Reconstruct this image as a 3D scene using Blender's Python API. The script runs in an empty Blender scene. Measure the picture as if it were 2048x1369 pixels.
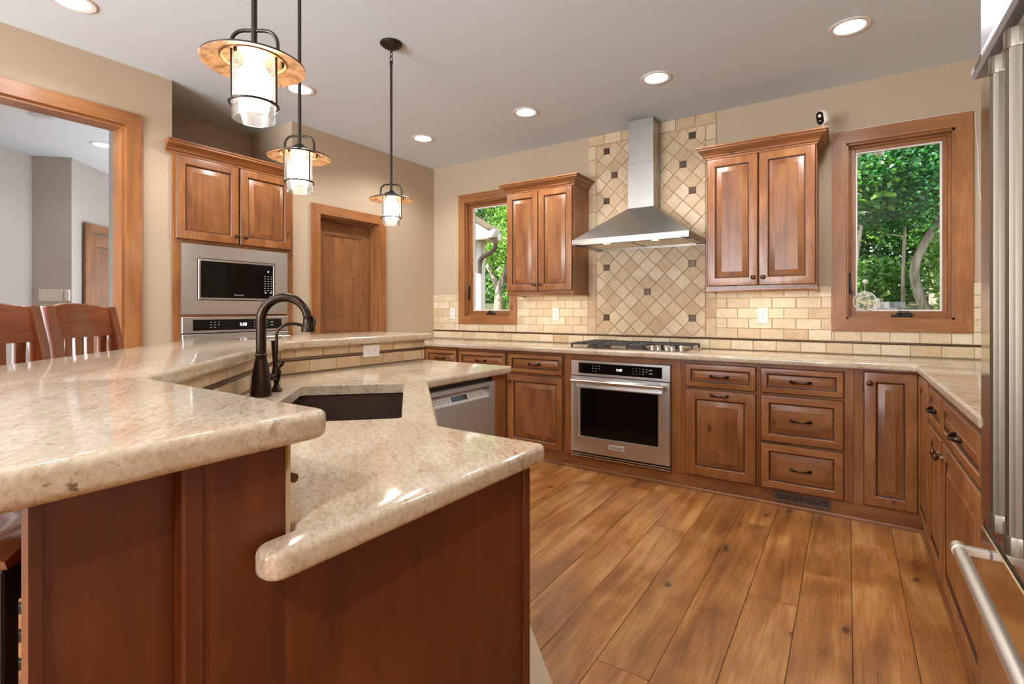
import bpy, bmesh, math, random
import numpy as np
from mathutils import Vector, Matrix

random.seed(7)
PI = math.pi
scene = bpy.context.scene
COL = scene.collection

# ------------------------------------------------------------------ camera, sky, sun, exposure
CAM_H = 1.2106
YAW = math.atan(671 / 1012)
cd = bpy.data.cameras.new('camera')
cam = bpy.data.objects.new('camera', cd)
COL.objects.link(cam)
cam.location = (0, 0, CAM_H)
cam.rotation_euler = (PI / 2, 0, YAW)
cd.sensor_width = 36.0
cd.lens = 36.0 * 1012 / 2048
cd.shift_y = -63.5 / 2048
cd.clip_start = 0.02
cd.clip_end = 200
scene.camera = cam

scene.view_settings.view_transform = 'Standard'
scene.view_settings.look = 'None'
scene.view_settings.gamma = 1.0
scene.view_settings.use_curve_mapping = False
scene.view_settings.exposure = 0.0

world = bpy.data.worlds.new('sky')
scene.world = world
world.use_nodes = True
wb = world.node_tree.nodes['Background']
wb.inputs[0].default_value = (0.86, 0.93, 1.0, 1)
wb.inputs[1].default_value = 2.8

sd = bpy.data.lights.new('sun', 'SUN')
sd.energy = 17.0
sd.angle = 0.01
sd.color = (1.0, 0.95, 0.86)
sun = bpy.data.objects.new('sun', sd)
COL.objects.link(sun)
sun.rotation_euler = Vector((0.45, 0.42, -0.80)).to_track_quat('-Z', 'Y').to_euler()

# fill light added in an invented rear-wall opening, tilted up to brighten the ceiling
ad = bpy.data.lights.new('rear_fill_light', 'AREA')
ad.shape = 'RECTANGLE'
ad.size, ad.size_y = 2.5, 1.5
ad.energy = 330
ad.color = (0.86, 0.93, 1.0)
rear_fill = bpy.data.objects.new('rear_fill_light', ad)
COL.objects.link(rear_fill)
rear_fill.location = (-2.2, -3.06, 1.35)
rear_fill.rotation_euler = Vector((0, 1, 0.95)).to_track_quat('-Z', 'Y').to_euler()

cy = scene.cycles
cy.max_bounces = 8
cy.diffuse_bounces = 5
cy.glossy_bounces = 4
cy.transmission_bounces = 4
cy.transparent_max_bounces = 12
cy.caustics_reflective = False
cy.caustics_refractive = False
cy.sample_clamp_indirect = 4.0
cy.use_denoising = True
try:
    cy.denoiser = 'OPENIMAGEDENOISE'
    cy.denoising_input_passes = 'RGB_ALBEDO_NORMAL'
except Exception:
    pass

CAN_W = 8.4        # watts of one recessed ceiling lamp
CEIL = 2.742
LW, BW, RW = -3.745, 4.115, 0.98      # left, back, right wall planes

# ------------------------------------------------------------------ materials
def lin(r, g, b):
    f = lambda c: (c / 255 / 12.92) if c / 255 <= 0.04045 else ((c / 255 + 0.055) / 1.055) ** 2.4
    return (f(r), f(g), f(b), 1)


class NT:
    def __init__(s, name):
        s.m = bpy.data.materials.new(name)
        s.m.use_nodes = True
        s.t = s.m.node_tree
        s.b = s.t.nodes['Principled BSDF']
        s.out = s.t.nodes['Material Output']

    def n(s, typ, **kw):
        nd = s.t.nodes.new(typ)
        for k, v in kw.items():
            if k in nd.inputs.keys():
                s.set(nd.inputs[k], v)
            else:
                setattr(nd, k, v)
        return nd

    def set(s, sock, v):
        if isinstance(v, bpy.types.NodeSocket):
            s.t.links.new(v, sock)
        else:
            sock.default_value = v

    def p(s, **kw):
        for k, v in kw.items():
            s.set(s.b.inputs[k.replace('_', ' ')], v)

    def math(s, op, a, b=0.0, c=None):
        nd = s.t.nodes.new('ShaderNodeMath')
        nd.operation = op
        s.set(nd.inputs[0], a)
        s.set(nd.inputs[1], b)
        if c is not None:
            s.set(nd.inputs[2], c)
        return nd.outputs[0]

    def ramp(s, fac, stops):
        nd = s.t.nodes.new('ShaderNodeValToRGB')
        s.t.links.new(fac, nd.inputs[0])
        e = nd.color_ramp.elements
        while len(e) < len(stops):
            e.new(0.5)
        for i, (p_, c_) in enumerate(stops):
            e[i].position = p_
            e[i].color = c_ if len(c_) == 4 else (*c_, 1)
        return nd.outputs[0]

    def mix(s, fac, a, b, mode='MIX'):
        nd = s.t.nodes.new('ShaderNodeMix')
        nd.data_type = 'RGBA'
        nd.blend_type = mode
        s.set(nd.inputs[0], fac)
        s.set(nd.inputs[6], a)
        s.set(nd.inputs[7], b)
        return nd.outputs[2]

    def noise(s, vec, scale, detail=4, rough=0.55, dist=0.0):
        nd = s.n('ShaderNodeTexNoise')
        nd.inputs['Scale'].default_value = scale
        nd.inputs['Detail'].default_value = detail
        nd.inputs['Roughness'].default_value = rough
        nd.inputs['Distortion'].default_value = dist
        s.t.links.new(vec, nd.inputs['Vector'])
        return nd.outputs['Fac']

    def mapping(s, vec, scale=(1, 1, 1), rot=(0, 0, 0)):
        nd = s.n('ShaderNodeMapping')
        nd.inputs['Scale'].default_value = scale
        nd.inputs['Rotation'].default_value = rot
        s.t.links.new(vec, nd.inputs['Vector'])
        return nd.outputs[0]

    def bump(s, h, strength=0.2, dist=0.01):
        nd = s.n('ShaderNodeBump')
        nd.inputs['Strength'].default_value = strength
        nd.inputs['Distance'].default_value = dist
        s.t.links.new(h, nd.inputs['Height'])
        s.t.links.new(nd.outputs[0], s.b.inputs['Normal'])

    def obj(s):
        return s.n('ShaderNodeTexCoord').outputs['Object']

    def rnd(s):
        return s.n('ShaderNodeNewGeometry').outputs['Random Per Island']


def plain(name, c, rough=0.5, metal=0.0, spec=0.5, coat=0.0, emit=None, es=0.0):
    t = NT(name)
    t.p(Base_Color=c, Roughness=rough, Metallic=metal)
    t.b.inputs['Specular IOR Level'].default_value = spec
    t.b.inputs['Coat Weight'].default_value = coat
    t.b.inputs['Coat Roughness'].default_value = 0.1
    if emit:
        t.p(Emission_Color=emit)
        t.b.inputs['Emission Strength'].default_value = es
    return t.m


def wood(name, dark, mid, light, rough=0.35, gs=1.0, knots=0.6, var=0.3, coat=0.15, fine=0.25, bumpy=0.08, ks=1.0):
    t = NT(name)
    uv = t.n('ShaderNodeUVMap').outputs[0]
    r = t.rnd()
    off = t.n('ShaderNodeCombineXYZ')
    t.set(off.inputs[0], t.math('MULTIPLY', r, 37.3))
    t.set(off.inputs[1], t.math('MULTIPLY', r, 91.7))
    va = t.n('ShaderNodeVectorMath')
    va.operation = 'ADD'
    t.t.links.new(uv, va.inputs[0])
    t.t.links.new(off.outputs[0], va.inputs[1])
    v = va.outputs[0]
    n1 = t.noise(t.mapping(v, (1.1 * gs, 13 * gs, 1)), 1.0, 6, 0.62, 0.9)
    n3 = t.noise(t.mapping(v, (2.6 * gs, 4.2 * gs, 1)), 1.0, 3, 0.5, 0.4)
    n2 = t.noise(t.mapping(v, (7 * gs, 150 * gs, 1)), 1.0, 3, 0.6, 0.2)
    fac = t.math('ADD', t.math('MULTIPLY', n1, 0.5), t.math('MULTIPLY', n3, 0.5))
    col = t.ramp(fac, [(0.34, dark), (0.5, mid), (0.66, light)])
    fc = t.ramp(n2, [(0.3, (1 - fine,) * 3), (0.55, (1, 1, 1))])
    col = t.mix(1.0, col, fc, 'MULTIPLY')
    br = t.math('ADD', t.math('MULTIPLY', r, var), 1 - var / 2)
    cb = t.n('ShaderNodeCombineXYZ')
    for i in range(3):
        t.set(cb.inputs[i], br)
    col = t.mix(1.0, col, cb.outputs[0], 'MULTIPLY')
    if knots > 0:
        vo = t.n('ShaderNodeTexVoronoi')
        vo.voronoi_dimensions = '2D'
        vo.inputs['Scale'].default_value = 1.0
        wv = t.noise(v, 9.0, 2, 0.5)
        jit = t.n('ShaderNodeVectorMath')
        jit.operation = 'ADD'
        t.t.links.new(t.mapping(v, (2.1 * ks, 4.6 * ks, 1)), jit.inputs[0])
        cj = t.n('ShaderNodeCombineXYZ')
        t.set(cj.inputs[0], t.math('MULTIPLY', wv, 0.12))
        t.set(cj.inputs[1], t.math('MULTIPLY', wv, 0.2))
        t.t.links.new(cj.outputs[0], jit.inputs[1])
        t.t.links.new(jit.outputs[0], vo.inputs['Vector'])
        sep = t.n('ShaderNodeSeparateColor')
        t.t.links.new(vo.outputs['Color'], sep.inputs[0])
        on = t.math('GREATER_THAN', sep.outputs[0], 1 - knots * 0.5)
        core = t.ramp(vo.outputs['Distance'], [(0.018, (1, 1, 1)), (0.040, (0.75, 0.75, 0.75)), (0.052, (0.28, 0.28, 0.28)), (0.14, (0, 0, 0))])
        km = t.math('MULTIPLY', core, t.math('MULTIPLY', on, 0.85))
        col = t.mix(km, col, tuple(0.30 * dark[i] for i in range(3)) + (1,))
    t.p(Base_Color=col, Roughness=rough)
    t.b.inputs['Coat Weight'].default_value = coat
    t.b.inputs['Coat Roughness'].default_value = 0.22
    t.bump(n2, bumpy, 0.002)
    return t.m


def granite(name):
    t = NT(name)
    o = t.obj()
    m = t.mapping(o, (1, 1, 1), (0, 0, math.radians(38)))
    n1 = t.noise(t.mapping(m, (3.0, 11.0, 7.0)), 1.0, 5, 0.6, 0.5)
    n2 = t.noise(t.mapping(m, (70, 150, 110)), 1.0, 4, 0.7)
    n3 = t.noise(t.mapping(m, (20, 85, 40)), 1.0, 5, 0.75, 0.9)
    n4 = t.noise(t.mapping(m, (3.5, 8, 6)), 1.0, 4, 0.65, 0.6)
    n5 = t.noise(t.mapping(m, (60, 84, 76)), 1.0, 5, 0.72, 0.8)
    base = t.ramp(n1, [(0.30, lin(196, 176, 154)), (0.5, lin(212, 198, 180)), (0.70, lin(222, 212, 197))])
    sp = t.ramp(n2, [(0.28, lin(206, 188, 168)), (0.5, lin(238, 230, 218)), (0.72, lin(255, 253, 250))])
    col = t.mix(0.85, base, sp, 'MULTIPLY')
    area_ = t.ramp(n4, [(0.46, (0, 0, 0)), (0.66, (1, 1, 1))])
    fl = t.ramp(n3, [(0.0, (1, 1, 1)), (0.38, (1, 1, 1)), (0.48, (0, 0, 0))])
    amt = t.math('MULTIPLY', fl, t.math('ADD', t.math('MULTIPLY', area_, 0.8), 0.12))
    col = t.mix(t.math('MULTIPLY', amt, 0.8), col, lin(128, 96, 74))
    f2 = t.ramp(n5, [(0.0, (1, 1, 1)), (0.335, (1, 1, 1)), (0.385, (0, 0, 0))])
    col = t.mix(t.math('MULTIPLY', f2, t.math('ADD', t.math('MULTIPLY', area_, 0.6), 0.38)), col, lin(92, 64, 50))
    t.p(Base_Color=col, Roughness=0.09)
    t.b.inputs['Specular IOR Level'].default_value = 0.55
    return t.m


def travertine(name, a, b, c, pit=1.0):
    t = NT(name)
    o = t.obj()
    r = t.rnd()
    off = t.n('ShaderNodeVectorMath')
    off.operation = 'ADD'
    cb = t.n('ShaderNodeCombineXYZ')
    t.set(cb.inputs[0], t.math('MULTIPLY', r, 53.0))
    t.set(cb.inputs[2], t.math('MULTIPLY', r, 31.0))
    t.t.links.new(o, off.inputs[0])
    t.t.links.new(cb.outputs[0], off.inputs[1])
    v = off.outputs[0]
    n1 = t.noise(v, 22, 5, 0.6, 0.6)
    n2 = t.noise(v, 95, 4, 0.6, 0.3)
    col = t.ramp(t.math('ADD', t.math('MULTIPLY', r, 0.42), t.math('MULTIPLY', n1, 0.58)), [(0.25, a), (0.50, b), (0.74, c)])
    pm = t.ramp(n2, [(0.0, (1, 1, 1)), (0.31, (1, 1, 1)), (0.37, (0, 0, 0))])
    col = t.mix(t.math('MULTIPLY', pm, 0.55 * pit), col, lin(140, 106, 66))
    t.p(Base_Color=col, Roughness=0.55)
    t.bump(t.math('SUBTRACT', n1, t.math('MULTIPLY', pm, 0.6)), 0.3, 0.003)
    return t.m


def paint(name, c, rough=0.6):
    t = NT(name)
    n = t.noise(t.obj(), 240, 2, 0.5)
    t.p(Base_Color=c, Roughness=rough)
    t.b.inputs['Specular IOR Level'].default_value = 0.3
    t.bump(n, 0.05, 0.001)
    return t.m


def steel(name, c=(0.63, 0.62, 0.605, 1), rough=0.29, axis=2, aniso=0.65):
    t = NT(name)
    s = [4, 4, 4]
    s[axis] = 420
    n = t.noise(t.mapping(t.obj(), tuple(s)), 1.0, 3, 0.6)
    t.p(Base_Color=c, Metallic=1.0)
    rr = t.math('ADD', t.math('MULTIPLY', n, 0.06), rough - 0.03)
    t.set(t.b.inputs['Roughness'], rr)
    if aniso:
        tg = t.n('ShaderNodeTangent')
        tg.direction_type = 'UV_MAP'
        tg.uv_map = 'UVMap'
        t.t.links.new(tg.outputs[0], t.b.inputs['Tangent'])
        t.b.inputs['Anisotropic'].default_value = aniso
        t.b.inputs['Anisotropic Rotation'].default_value = 0.25
    return t.m


def thin_glass(name, tint=(1, 1, 1, 1), seeds=0.0, refl=0.6):
    t = NT(name)
    tr = t.n('ShaderNodeBsdfTransparent')
    tr.inputs[0].default_value = tint
    gl = t.n('ShaderNodeBsdfGlossy')
    gl.inputs['Roughness'].default_value = 0.02
    lw = t.n('ShaderNodeFresnel')
    lw.inputs['IOR'].default_value = 1.45
    mx = t.n('ShaderNodeMixShader')
    t.set(mx.inputs[0], t.math('MULTIPLY', lw.outputs[0], refl))
    t.t.links.new(tr.outputs[0], mx.inputs[1])
    t.t.links.new(gl.outputs[0], mx.inputs[2])
    last = mx.outputs[0]
    if seeds > 0:
        vo = t.n('ShaderNodeTexVoronoi')
        vo.inputs['Scale'].default_value = 210
        t.t.links.new(t.obj(), vo.inputs['Vector'])
        k = t.ramp(vo.outputs['Distance'], [(0.16, (1, 1, 1)), (0.34, (0, 0, 0))])
        df = t.n('ShaderNodeBsdfTranslucent')
        df.inputs[0].default_value = (0.95, 0.92, 0.88, 1)
        d2 = t.n('ShaderNodeBsdfDiffuse')
        d2.inputs[0].default_value = (0.95, 0.92, 0.88, 1)
        ad2 = t.n('ShaderNodeMixShader')
        ad2.inputs[0].default_value = 0.5
        t.t.links.new(df.outputs[0], ad2.inputs[1])
        t.t.links.new(d2.outputs[0], ad2.inputs[2])
        m2 = t.n('ShaderNodeMixShader')
        t.set(m2.inputs[0], t.math('ADD', t.math('MULTIPLY', k, seeds), 0.008))
        t.t.links.new(last, m2.inputs[1])
        t.t.links.new(ad2.outputs[0], m2.inputs[2])
        last = m2.outputs[0]
    t.t.links.new(last, t.out.inputs[0])
    return t.m


def leafmat(name, a, b, c, trans=0.45):
    t = NT(name)
    r = t.rnd()
    col = t.ramp(r, [(0.1, a), (0.5, b), (0.9, c)])
    d = t.n('ShaderNodeBsdfDiffuse')
    tl = t.n('ShaderNodeBsdfTranslucent')
    t.t.links.new(col, d.inputs[0])
    t.set(tl.inputs[0], t.mix(1.0, col, (1.25, 1.35, 0.55, 1), 'MULTIPLY'))
    gl = t.n('ShaderNodeBsdfGlossy')
    gl.inputs['Roughness'].default_value = 0.35
    m = t.n('ShaderNodeMixShader')
    m.inputs[0].default_value = trans
    t.t.links.new(d.outputs[0], m.inputs[1])
    t.t.links.new(tl.outputs[0], m.inputs[2])
    m2 = t.n('ShaderNodeMixShader')
    m2.inputs[0].default_value = 0.06
    t.t.links.new(m.outputs[0], m2.inputs[1])
    t.t.links.new(gl.outputs[0], m2.inputs[2])
    t.t.links.new(m2.outputs[0], t.out.inputs[0])
    return t.m


def bark(name, a, b):
    t = NT(name)
    n = t.noise(t.mapping(t.obj(), (14, 14, 3)), 1.0, 5, 0.65, 0.5)
    t.p(Base_Color=t.ramp(n, [(0.35, a), (0.65, b)]), Roughness=0.9)
    t.bump(n, 0.6, 0.02)
    return t.m


M = {}
M['wall'] = paint('beige_paint', lin(188, 167, 142))
M['hall'] = paint('grey_paint', lin(190, 184, 178))
M['ceil'] = paint('ceiling_white', lin(220, 231, 240), 0.7)
M['cab'] = wood('cabinet_wood', lin(110, 63, 31), lin(148, 92, 48), lin(172, 116, 68), rough=0.34, knots=0.36, var=0.18, coat=0.2)
M['glaze'] = plain('dark_glaze', lin(70, 36, 18), 0.4)
M['trim'] = wood('trim_wood', lin(130, 80, 42), lin(154, 99, 55), lin(172, 117, 70), rough=0.36, knots=0.3, var=0.16, coat=0.15)
M['doorw'] = wood('door_wood', lin(118, 74, 42), lin(142, 92, 54), lin(162, 110, 68), rough=0.38, knots=0.5, var=0.2, coat=0.1)
M['island'] = wood('island_wood', lin(70, 28, 8), lin(94, 42, 13), lin(112, 56, 20), rough=0.42, knots=0.0, var=0.1, coat=0.15, fine=0.12)
M['floor'] = wood('floor_wood', lin(112, 64, 27), lin(166, 108, 53), lin(204, 151, 90), rough=0.34, gs=0.9, knots=0.95, var=0.20, fine=0.32, coat=0.1, bumpy=0.15, ks=0.75)
M['stool'] = wood('stool_wood', lin(104, 48, 22), lin(136, 68, 34), lin(160, 90, 50), rough=0.25, knots=0, var=0.25, coat=0.4, fine=0.3)
M['stool_seat'] = wood('stool_seat_wood', lin(96, 48, 24), lin(124, 66, 36), lin(140, 80, 48), rough=0.16, knots=0, var=0.1, coat=0.6)
M['black'] = plain('black_paint', lin(18, 14, 12), 0.45)
M['seam'] = plain('dark_seam', lin(84, 50, 28), 0.8)
M['granite'] = granite('granite')
M['tile'] = travertine('travertine_cream', lin(196, 170, 132), lin(214, 194, 162), lin(228, 212, 186))
M['tile_d'] = travertine('travertine_tan', lin(186, 154, 116), lin(204, 176, 140), lin(218, 196, 164))
M['grout'] = plain('grout', lin(188, 160, 122), 0.9)
M['liner'] = plain('bronze_liner', lin(92, 64, 46), 0.35, 0.4)
M['insert'] = plain('bronze_insert', lin(84, 64, 50), 0.4, 0.5)
M['steel'] = steel('brushed_steel')
M['steel_v'] = steel('brushed_steel_upright', axis=0)
M['steel_d'] = steel('dishwasher_steel', (0.52, 0.54, 0.56, 1), 0.40, axis=1, aniso=0.85)
M['fridge'] = steel('fridge_steel', (0.66, 0.63, 0.59, 1), 0.12, axis=1, aniso=0.0)
M['handle'] = steel('handle_steel', (0.24, 0.205, 0.165, 1), 0.42, axis=2, aniso=0.0)
M['bar'] = steel('drawer_bar_steel', (0.74, 0.70, 0.64, 1), 0.42, axis=2, aniso=0.0)
M['steel_h'] = steel('hood_steel', (0.47, 0.445, 0.41, 1), 0.30, axis=2, aniso=0.35)
M['chrome'] = plain('bright_steel', (0.72, 0.70, 0.67, 1), 0.14, 1.0)
M['bronze'] = plain('oil_rubbed_bronze', lin(58, 46, 38), 0.26, 0.85)
M['bronze_p'] = plain('dark_bronze', lin(64, 56, 48), 0.38, 0.8)
M['knob'] = plain('antique_bronze', lin(96, 70, 56), 0.28, 0.9)
M['blackglass'] = plain('black_glass', (0.003, 0.003, 0.003, 1), 0.08, 0, 0.28)
M['iron'] = plain('cast_iron', lin(44, 38, 34), 0.5)
M['white'] = plain('white_plastic', lin(232, 226, 220), 0.35)
M['slot'] = plain('slot_dark', lin(60, 52, 48), 0.6)
M['print'] = plain('panel_print', lin(150, 150, 150), 0.5, emit=(1, 1, 1, 1), es=0.06)
M['digits'] = plain('lit_digits', (1, 1, 1, 1), 0.5, emit=(0.75, 0.82, 1, 1), es=6.0)
M['ink'] = plain('dark_ink', lin(30, 28, 26), 0.5)
M['lens'] = plain('lamp_lens', (1, 1, 1, 1), 0.5, emit=(1.0, 0.95, 0.88, 1), es=14.0)
M['bulb'] = plain('lit_bulb', (1, 1, 1, 1), 0.5, emit=(1.0, 0.95, 0.88, 1), es=52.0)
M['strip'] = plain('lit_strip', (1, 1, 1, 1), 0.5, emit=(1.0, 0.90, 0.72, 1), es=6.0)
M['lip'] = plain('lip_reflection_grey', lin(150, 152, 156), 0.35)  # matte grey stands in for steel reflecting the pale ceiling
M['badge'] = plain('silver_badge', lin(206, 204, 200), 0.35, 0.3)
M['filter'] = steel('filter_mesh', (0.72, 0.66, 0.56, 1), 0.4, axis=0)
M['copper'] = None
M['sink'] = plain('sink_composite', lin(66, 46, 34), 0.45)
M['glass'] = thin_glass('window_glass', (0.97, 0.985, 0.975, 1))
M['seeded'] = thin_glass('seeded_glass', (1, 0.99, 0.97, 1), 0.16)
M['gasket'] = plain('window_gasket', lin(226, 220, 214), 0.5)
M['mat'] = paint('mat_fabric', lin(206, 184, 156), 0.9)
M['siding'] = plain('white_siding', lin(226, 216, 210), 0.6)
M['soffit'] = plain('soffit', lin(222, 206, 176), 0.6)
M['gutter'] = plain('brown_gutter', lin(104, 84, 72), 0.4)
M['rock'] = bark('slate_rock', lin(70, 70, 78), lin(132, 126, 120))
M['bark'] = bark('grey_bark', lin(104, 92, 82), lin(176, 160, 146))
M['bark2'] = bark('pale_bark', lin(130, 112, 98), lin(214, 196, 180))
M['soil'] = bark('forest_soil', lin(48, 52, 30), lin(96, 88, 58))
M['leaf1'] = leafmat('leaf_deep', lin(24, 84, 48), lin(44, 122, 64), lin(92, 158, 76))
M['leaf2'] = leafmat('leaf_mid', lin(40, 98, 40), lin(82, 142, 54), lin(142, 184, 90))
M['leaf3'] = leafmat('leaf_light', lin(70, 128, 40), lin(126, 176, 70), lin(196, 214, 130))


def copper():
    t = NT('hammered_copper')
    vo = t.n('ShaderNodeTexVoronoi')
    vo.inputs['Scale'].default_value = 150
    t.t.links.new(t.obj(), vo.inputs['Vector'])
    n = t.noise(t.obj(), 40, 4, 0.6)
    t.p(Base_Color=t.ramp(n, [(0.3, lin(104, 70, 44)), (0.6, lin(168, 126, 88))]), Roughness=0.4, Metallic=0.6)
    t.bump(vo.outputs['Distance'], 0.5, 0.002)
    return t.m


M['copper'] = copper()


def glass_art():
    t = NT('mottled_art_glass')
    n = t.noise(t.obj(), 60, 4, 0.6, 1.2)
    c = t.ramp(n, [(0.36, lin(40, 70, 56)), (0.46, lin(120, 140, 110)), (0.54, lin(214, 202, 160)), (0.7, lin(236, 228, 206))])
    t.p(Base_Color=c, Roughness=0.3)
    return t.m


M['artglass'] = glass_art()


# ------------------------------------------------------------------ mesh builder
class MB:
    def __init__(s):
        s.bm = bmesh.new()
        s.uv = s.bm.loops.layers.uv.new('UVMap')
        s.T = Matrix.Identity(4)

    def v(s, p):
        return s.bm.verts.new(s.T @ Vector(p))

    def f(s, vs, mi=0, g=(0, 0, 1), off=(0, 0), smooth=False):
        try:
            fc = s.bm.faces.new(vs)
        except ValueError:
            return None
        fc.material_index = mi
        fc.smooth = smooth
        fc.normal_update()
        n = fc.normal
        g = Vector(g)
        g = (s.T.to_3x3() @ g)
        a = g - n * g.dot(n)
        if a.length < 0.3:
            a = Vector((1, 0, 0)) if abs(n.x) < 0.7 else Vector((0, 0, 1))
            a = a - n * a.dot(n)
        a.normalize()
        b = n.cross(a)
        for lp in fc.loops:
            c = lp.vert.co
            lp[s.uv].uv = (c.dot(a) + off[0], c.dot(b) + off[1])
        return fc

    def box(s, x0, x1, y0, y1, z0, z1, mi=0, g=None, c=0.0):
        if x0 > x1: x0, x1 = x1, x0
        if y0 > y1: y0, y1 = y1, y0
        if z0 > z1: z0, z1 = z1, z0
        d = (x1 - x0, y1 - y0, z1 - z0)
        if g is None:
            k = max(range(3), key=lambda i: d[i])
            g = tuple(1.0 if i == k else 0.0 for i in range(3))
        off = (random.random() * 20, random.random() * 20)
        lo, hi = (x0, y0, z0), (x1, y1, z1)
        c = min(c, min(d) * 0.45)
        if c <= 0:
            V = {}
            for i in (0, 1):
                for j in (0, 1):
                    for k in (0, 1):
                        V[i, j, k] = s.v(((x0, x1)[i], (y0, y1)[j], (z0, z1)[k]))
            for q in (((0, 0, 0), (0, 0, 1), (0, 1, 1), (0, 1, 0)), ((1, 0, 0), (1, 1, 0), (1, 1, 1), (1, 0, 1)),
                      ((0, 0, 0), (1, 0, 0), (1, 0, 1), (0, 0, 1)), ((0, 1, 0), (0, 1, 1), (1, 1, 1), (1, 1, 0)),
                      ((0, 0, 0), (0, 1, 0), (1, 1, 0), (1, 0, 0)), ((0, 0, 1), (1, 0, 1), (1, 1, 1), (0, 1, 1))):
                s.f([V[k] for k in q], mi, g, off)
            return
        V = {}
        for i in (0, 1):
            for j in (0, 1):
                for k in (0, 1):
                    ix = (i, j, k)
                    for ax in range(3):
                        p = [0, 0, 0]
                        for m in range(3):
                            val = hi[m] if ix[m] else lo[m]
                            if m != ax:
                                val += -c if ix[m] else c
                            p[m] = val
                        V[ix, ax] = s.v(p)
        for ax in range(3):
            o = [m for m in range(3) if m != ax]
            for sd_ in (0, 1):
                q = []
                for a, b in ((0, 0), (1, 0), (1, 1), (0, 1)):
                    ix = [0, 0, 0]
                    ix[ax] = sd_
                    ix[o[0]] = a
                    ix[o[1]] = b
                    q.append(V[tuple(ix), ax])
                s.f(q, mi, g, off)
            for a in (0, 1):
                for b in (0, 1):
                    i0 = [0, 0, 0]
                    i0[o[0]] = a
                    i0[o[1]] = b
                    i1 = list(i0)
                    i1[ax] = 1
                    i0, i1 = tuple(i0), tuple(i1)
                    s.f([V[i0, o[0]], V[i1, o[0]], V[i1, o[1]], V[i0, o[1]]], mi, g, off)
        for i in (0, 1):
            for j in (0, 1):
                for k in (0, 1):
                    s.f([V[(i, j, k), a] for a in range(3)], mi, g, off)

    def prism(s, poly, h0, h1, fn=None, mi=0, g=(0, 0, 1), caps=True):
        """poly of (a,b) extruded from h0 to h1; fn maps (a,b,h) to a point (default a=x,b=y,h=z)."""
        fn = fn or (lambda a, b, h: (a, b, h))
        off = (random.random() * 20, random.random() * 20)
        A = [s.v(fn(a, b, h0)) for a, b in poly]
        B = [s.v(fn(a, b, h1)) for a, b in poly]
        n = len(poly)
        for i in range(n):
            s.f([A[i], A[(i + 1) % n], B[(i + 1) % n], B[i]], mi, g, off)
        if caps:
            s.f(A[::-1], mi, g, off)
            s.f(B, mi, g, off)

    def lathe(s, prof, cx=0, cy=0, cz=0, n=24, axis='z', mi=0, smooth=True):
        """prof of (r,h). axis z: up. axis y: h runs toward -y."""
        rings = []
        for r, h in prof:
            ring = []
            for i in range(n):
                a = 2 * PI * i / n
                u, w = r * math.cos(a), r * math.sin(a)
                if axis == 'z':
                    p = (cx + u, cy + w, cz + h)
                elif axis == 'y':
                    p = (cx + u, cy - h, cz + w)
                else:
                    p = (cx + h, cy + u, cz + w)
                if r < 1e-6:
                    ring = [s.v(p)] * n
                    break
                ring.append(s.v(p))
            rings.append(ring)
        for a, b in zip(rings[:-1], rings[1:]):
            for i in range(n):
                j = (i + 1) % n
                q = []
                for vv in (a[i], a[j], b[j], b[i]):
                    if vv not in q:
                        q.append(vv)
                if len(q) >= 3:
                    s.f(q, mi, smooth=smooth)

    def tube(s, pts, r, n=10, mi=0, caps=True, closed=False, g=None):
        pts = [Vector(p) for p in pts]
        m = len(pts)
        rr = r if isinstance(r, (list, tuple)) else [r] * m
        tans = []
        for i in range(m):
            if closed:
                d = pts[(i + 1) % m] - pts[i - 1]
            else:
                d = pts[min(i + 1, m - 1)] - pts[max(i - 1, 0)]
            tans.append(d.normalized())
        up = Vector((0, 0, 1)) if abs(tans[0].z) < 0.9 else Vector((1, 0, 0))
        u = (up - tans[0] * up.dot(tans[0])).normalized()
        rings = []
        for i in range(m):
            u = (u - tans[i] * u.dot(tans[i])).normalized()
            w = tans[i].cross(u)
            rings.append([s.v(pts[i] + (u * math.cos(2 * PI * k / n) + w * math.sin(2 * PI * k / n)) * rr[i]) for k in range(n)])
        prs = list(zip(rings[:-1], rings[1:]))
        if closed:
            prs.append((rings[-1], rings[0]))
        for idx, (a, b) in enumerate(prs):
            for k in range(n):
                s.f([a[k], a[(k + 1) % n], b[(k + 1) % n], b[k]], mi, g or tuple(tans[idx]), smooth=True)
        if caps and not closed:
            s.f(rings[0][::-1], mi)
            s.f(rings[-1], mi)

    def ringed(s, x0, x1, z0, z1, yb, loops, fill=True, g=(0, 0, 1), gframe=None):
        """concentric rectangles: loops of (inset, depth toward -y, material of the band from the previous loop)."""
        off = (random.random() * 20, random.random() * 20)
        prev = None
        for ins, dep, mi in loops:
            cur = [s.v((x0 + ins, yb - dep, z0 + ins)), s.v((x1 - ins, yb - dep, z0 + ins)),
                   s.v((x1 - ins, yb - dep, z1 - ins)), s.v((x0 + ins, yb - dep, z1 - ins))]
            if prev:
                for i in range(4):
                    j = (i + 1) % 4
                    gg = ((1, 0, 0) if i in (0, 2) else (0, 0, 1)) if gframe else g
                    s.f([prev[i], prev[j], cur[j], cur[i]], mi, gg, off)
            else:
                s.f(cur[::-1], mi, g, off)
            prev = cur
        if fill:
            s.f(prev, loops[-1][2], g, off)

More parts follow.
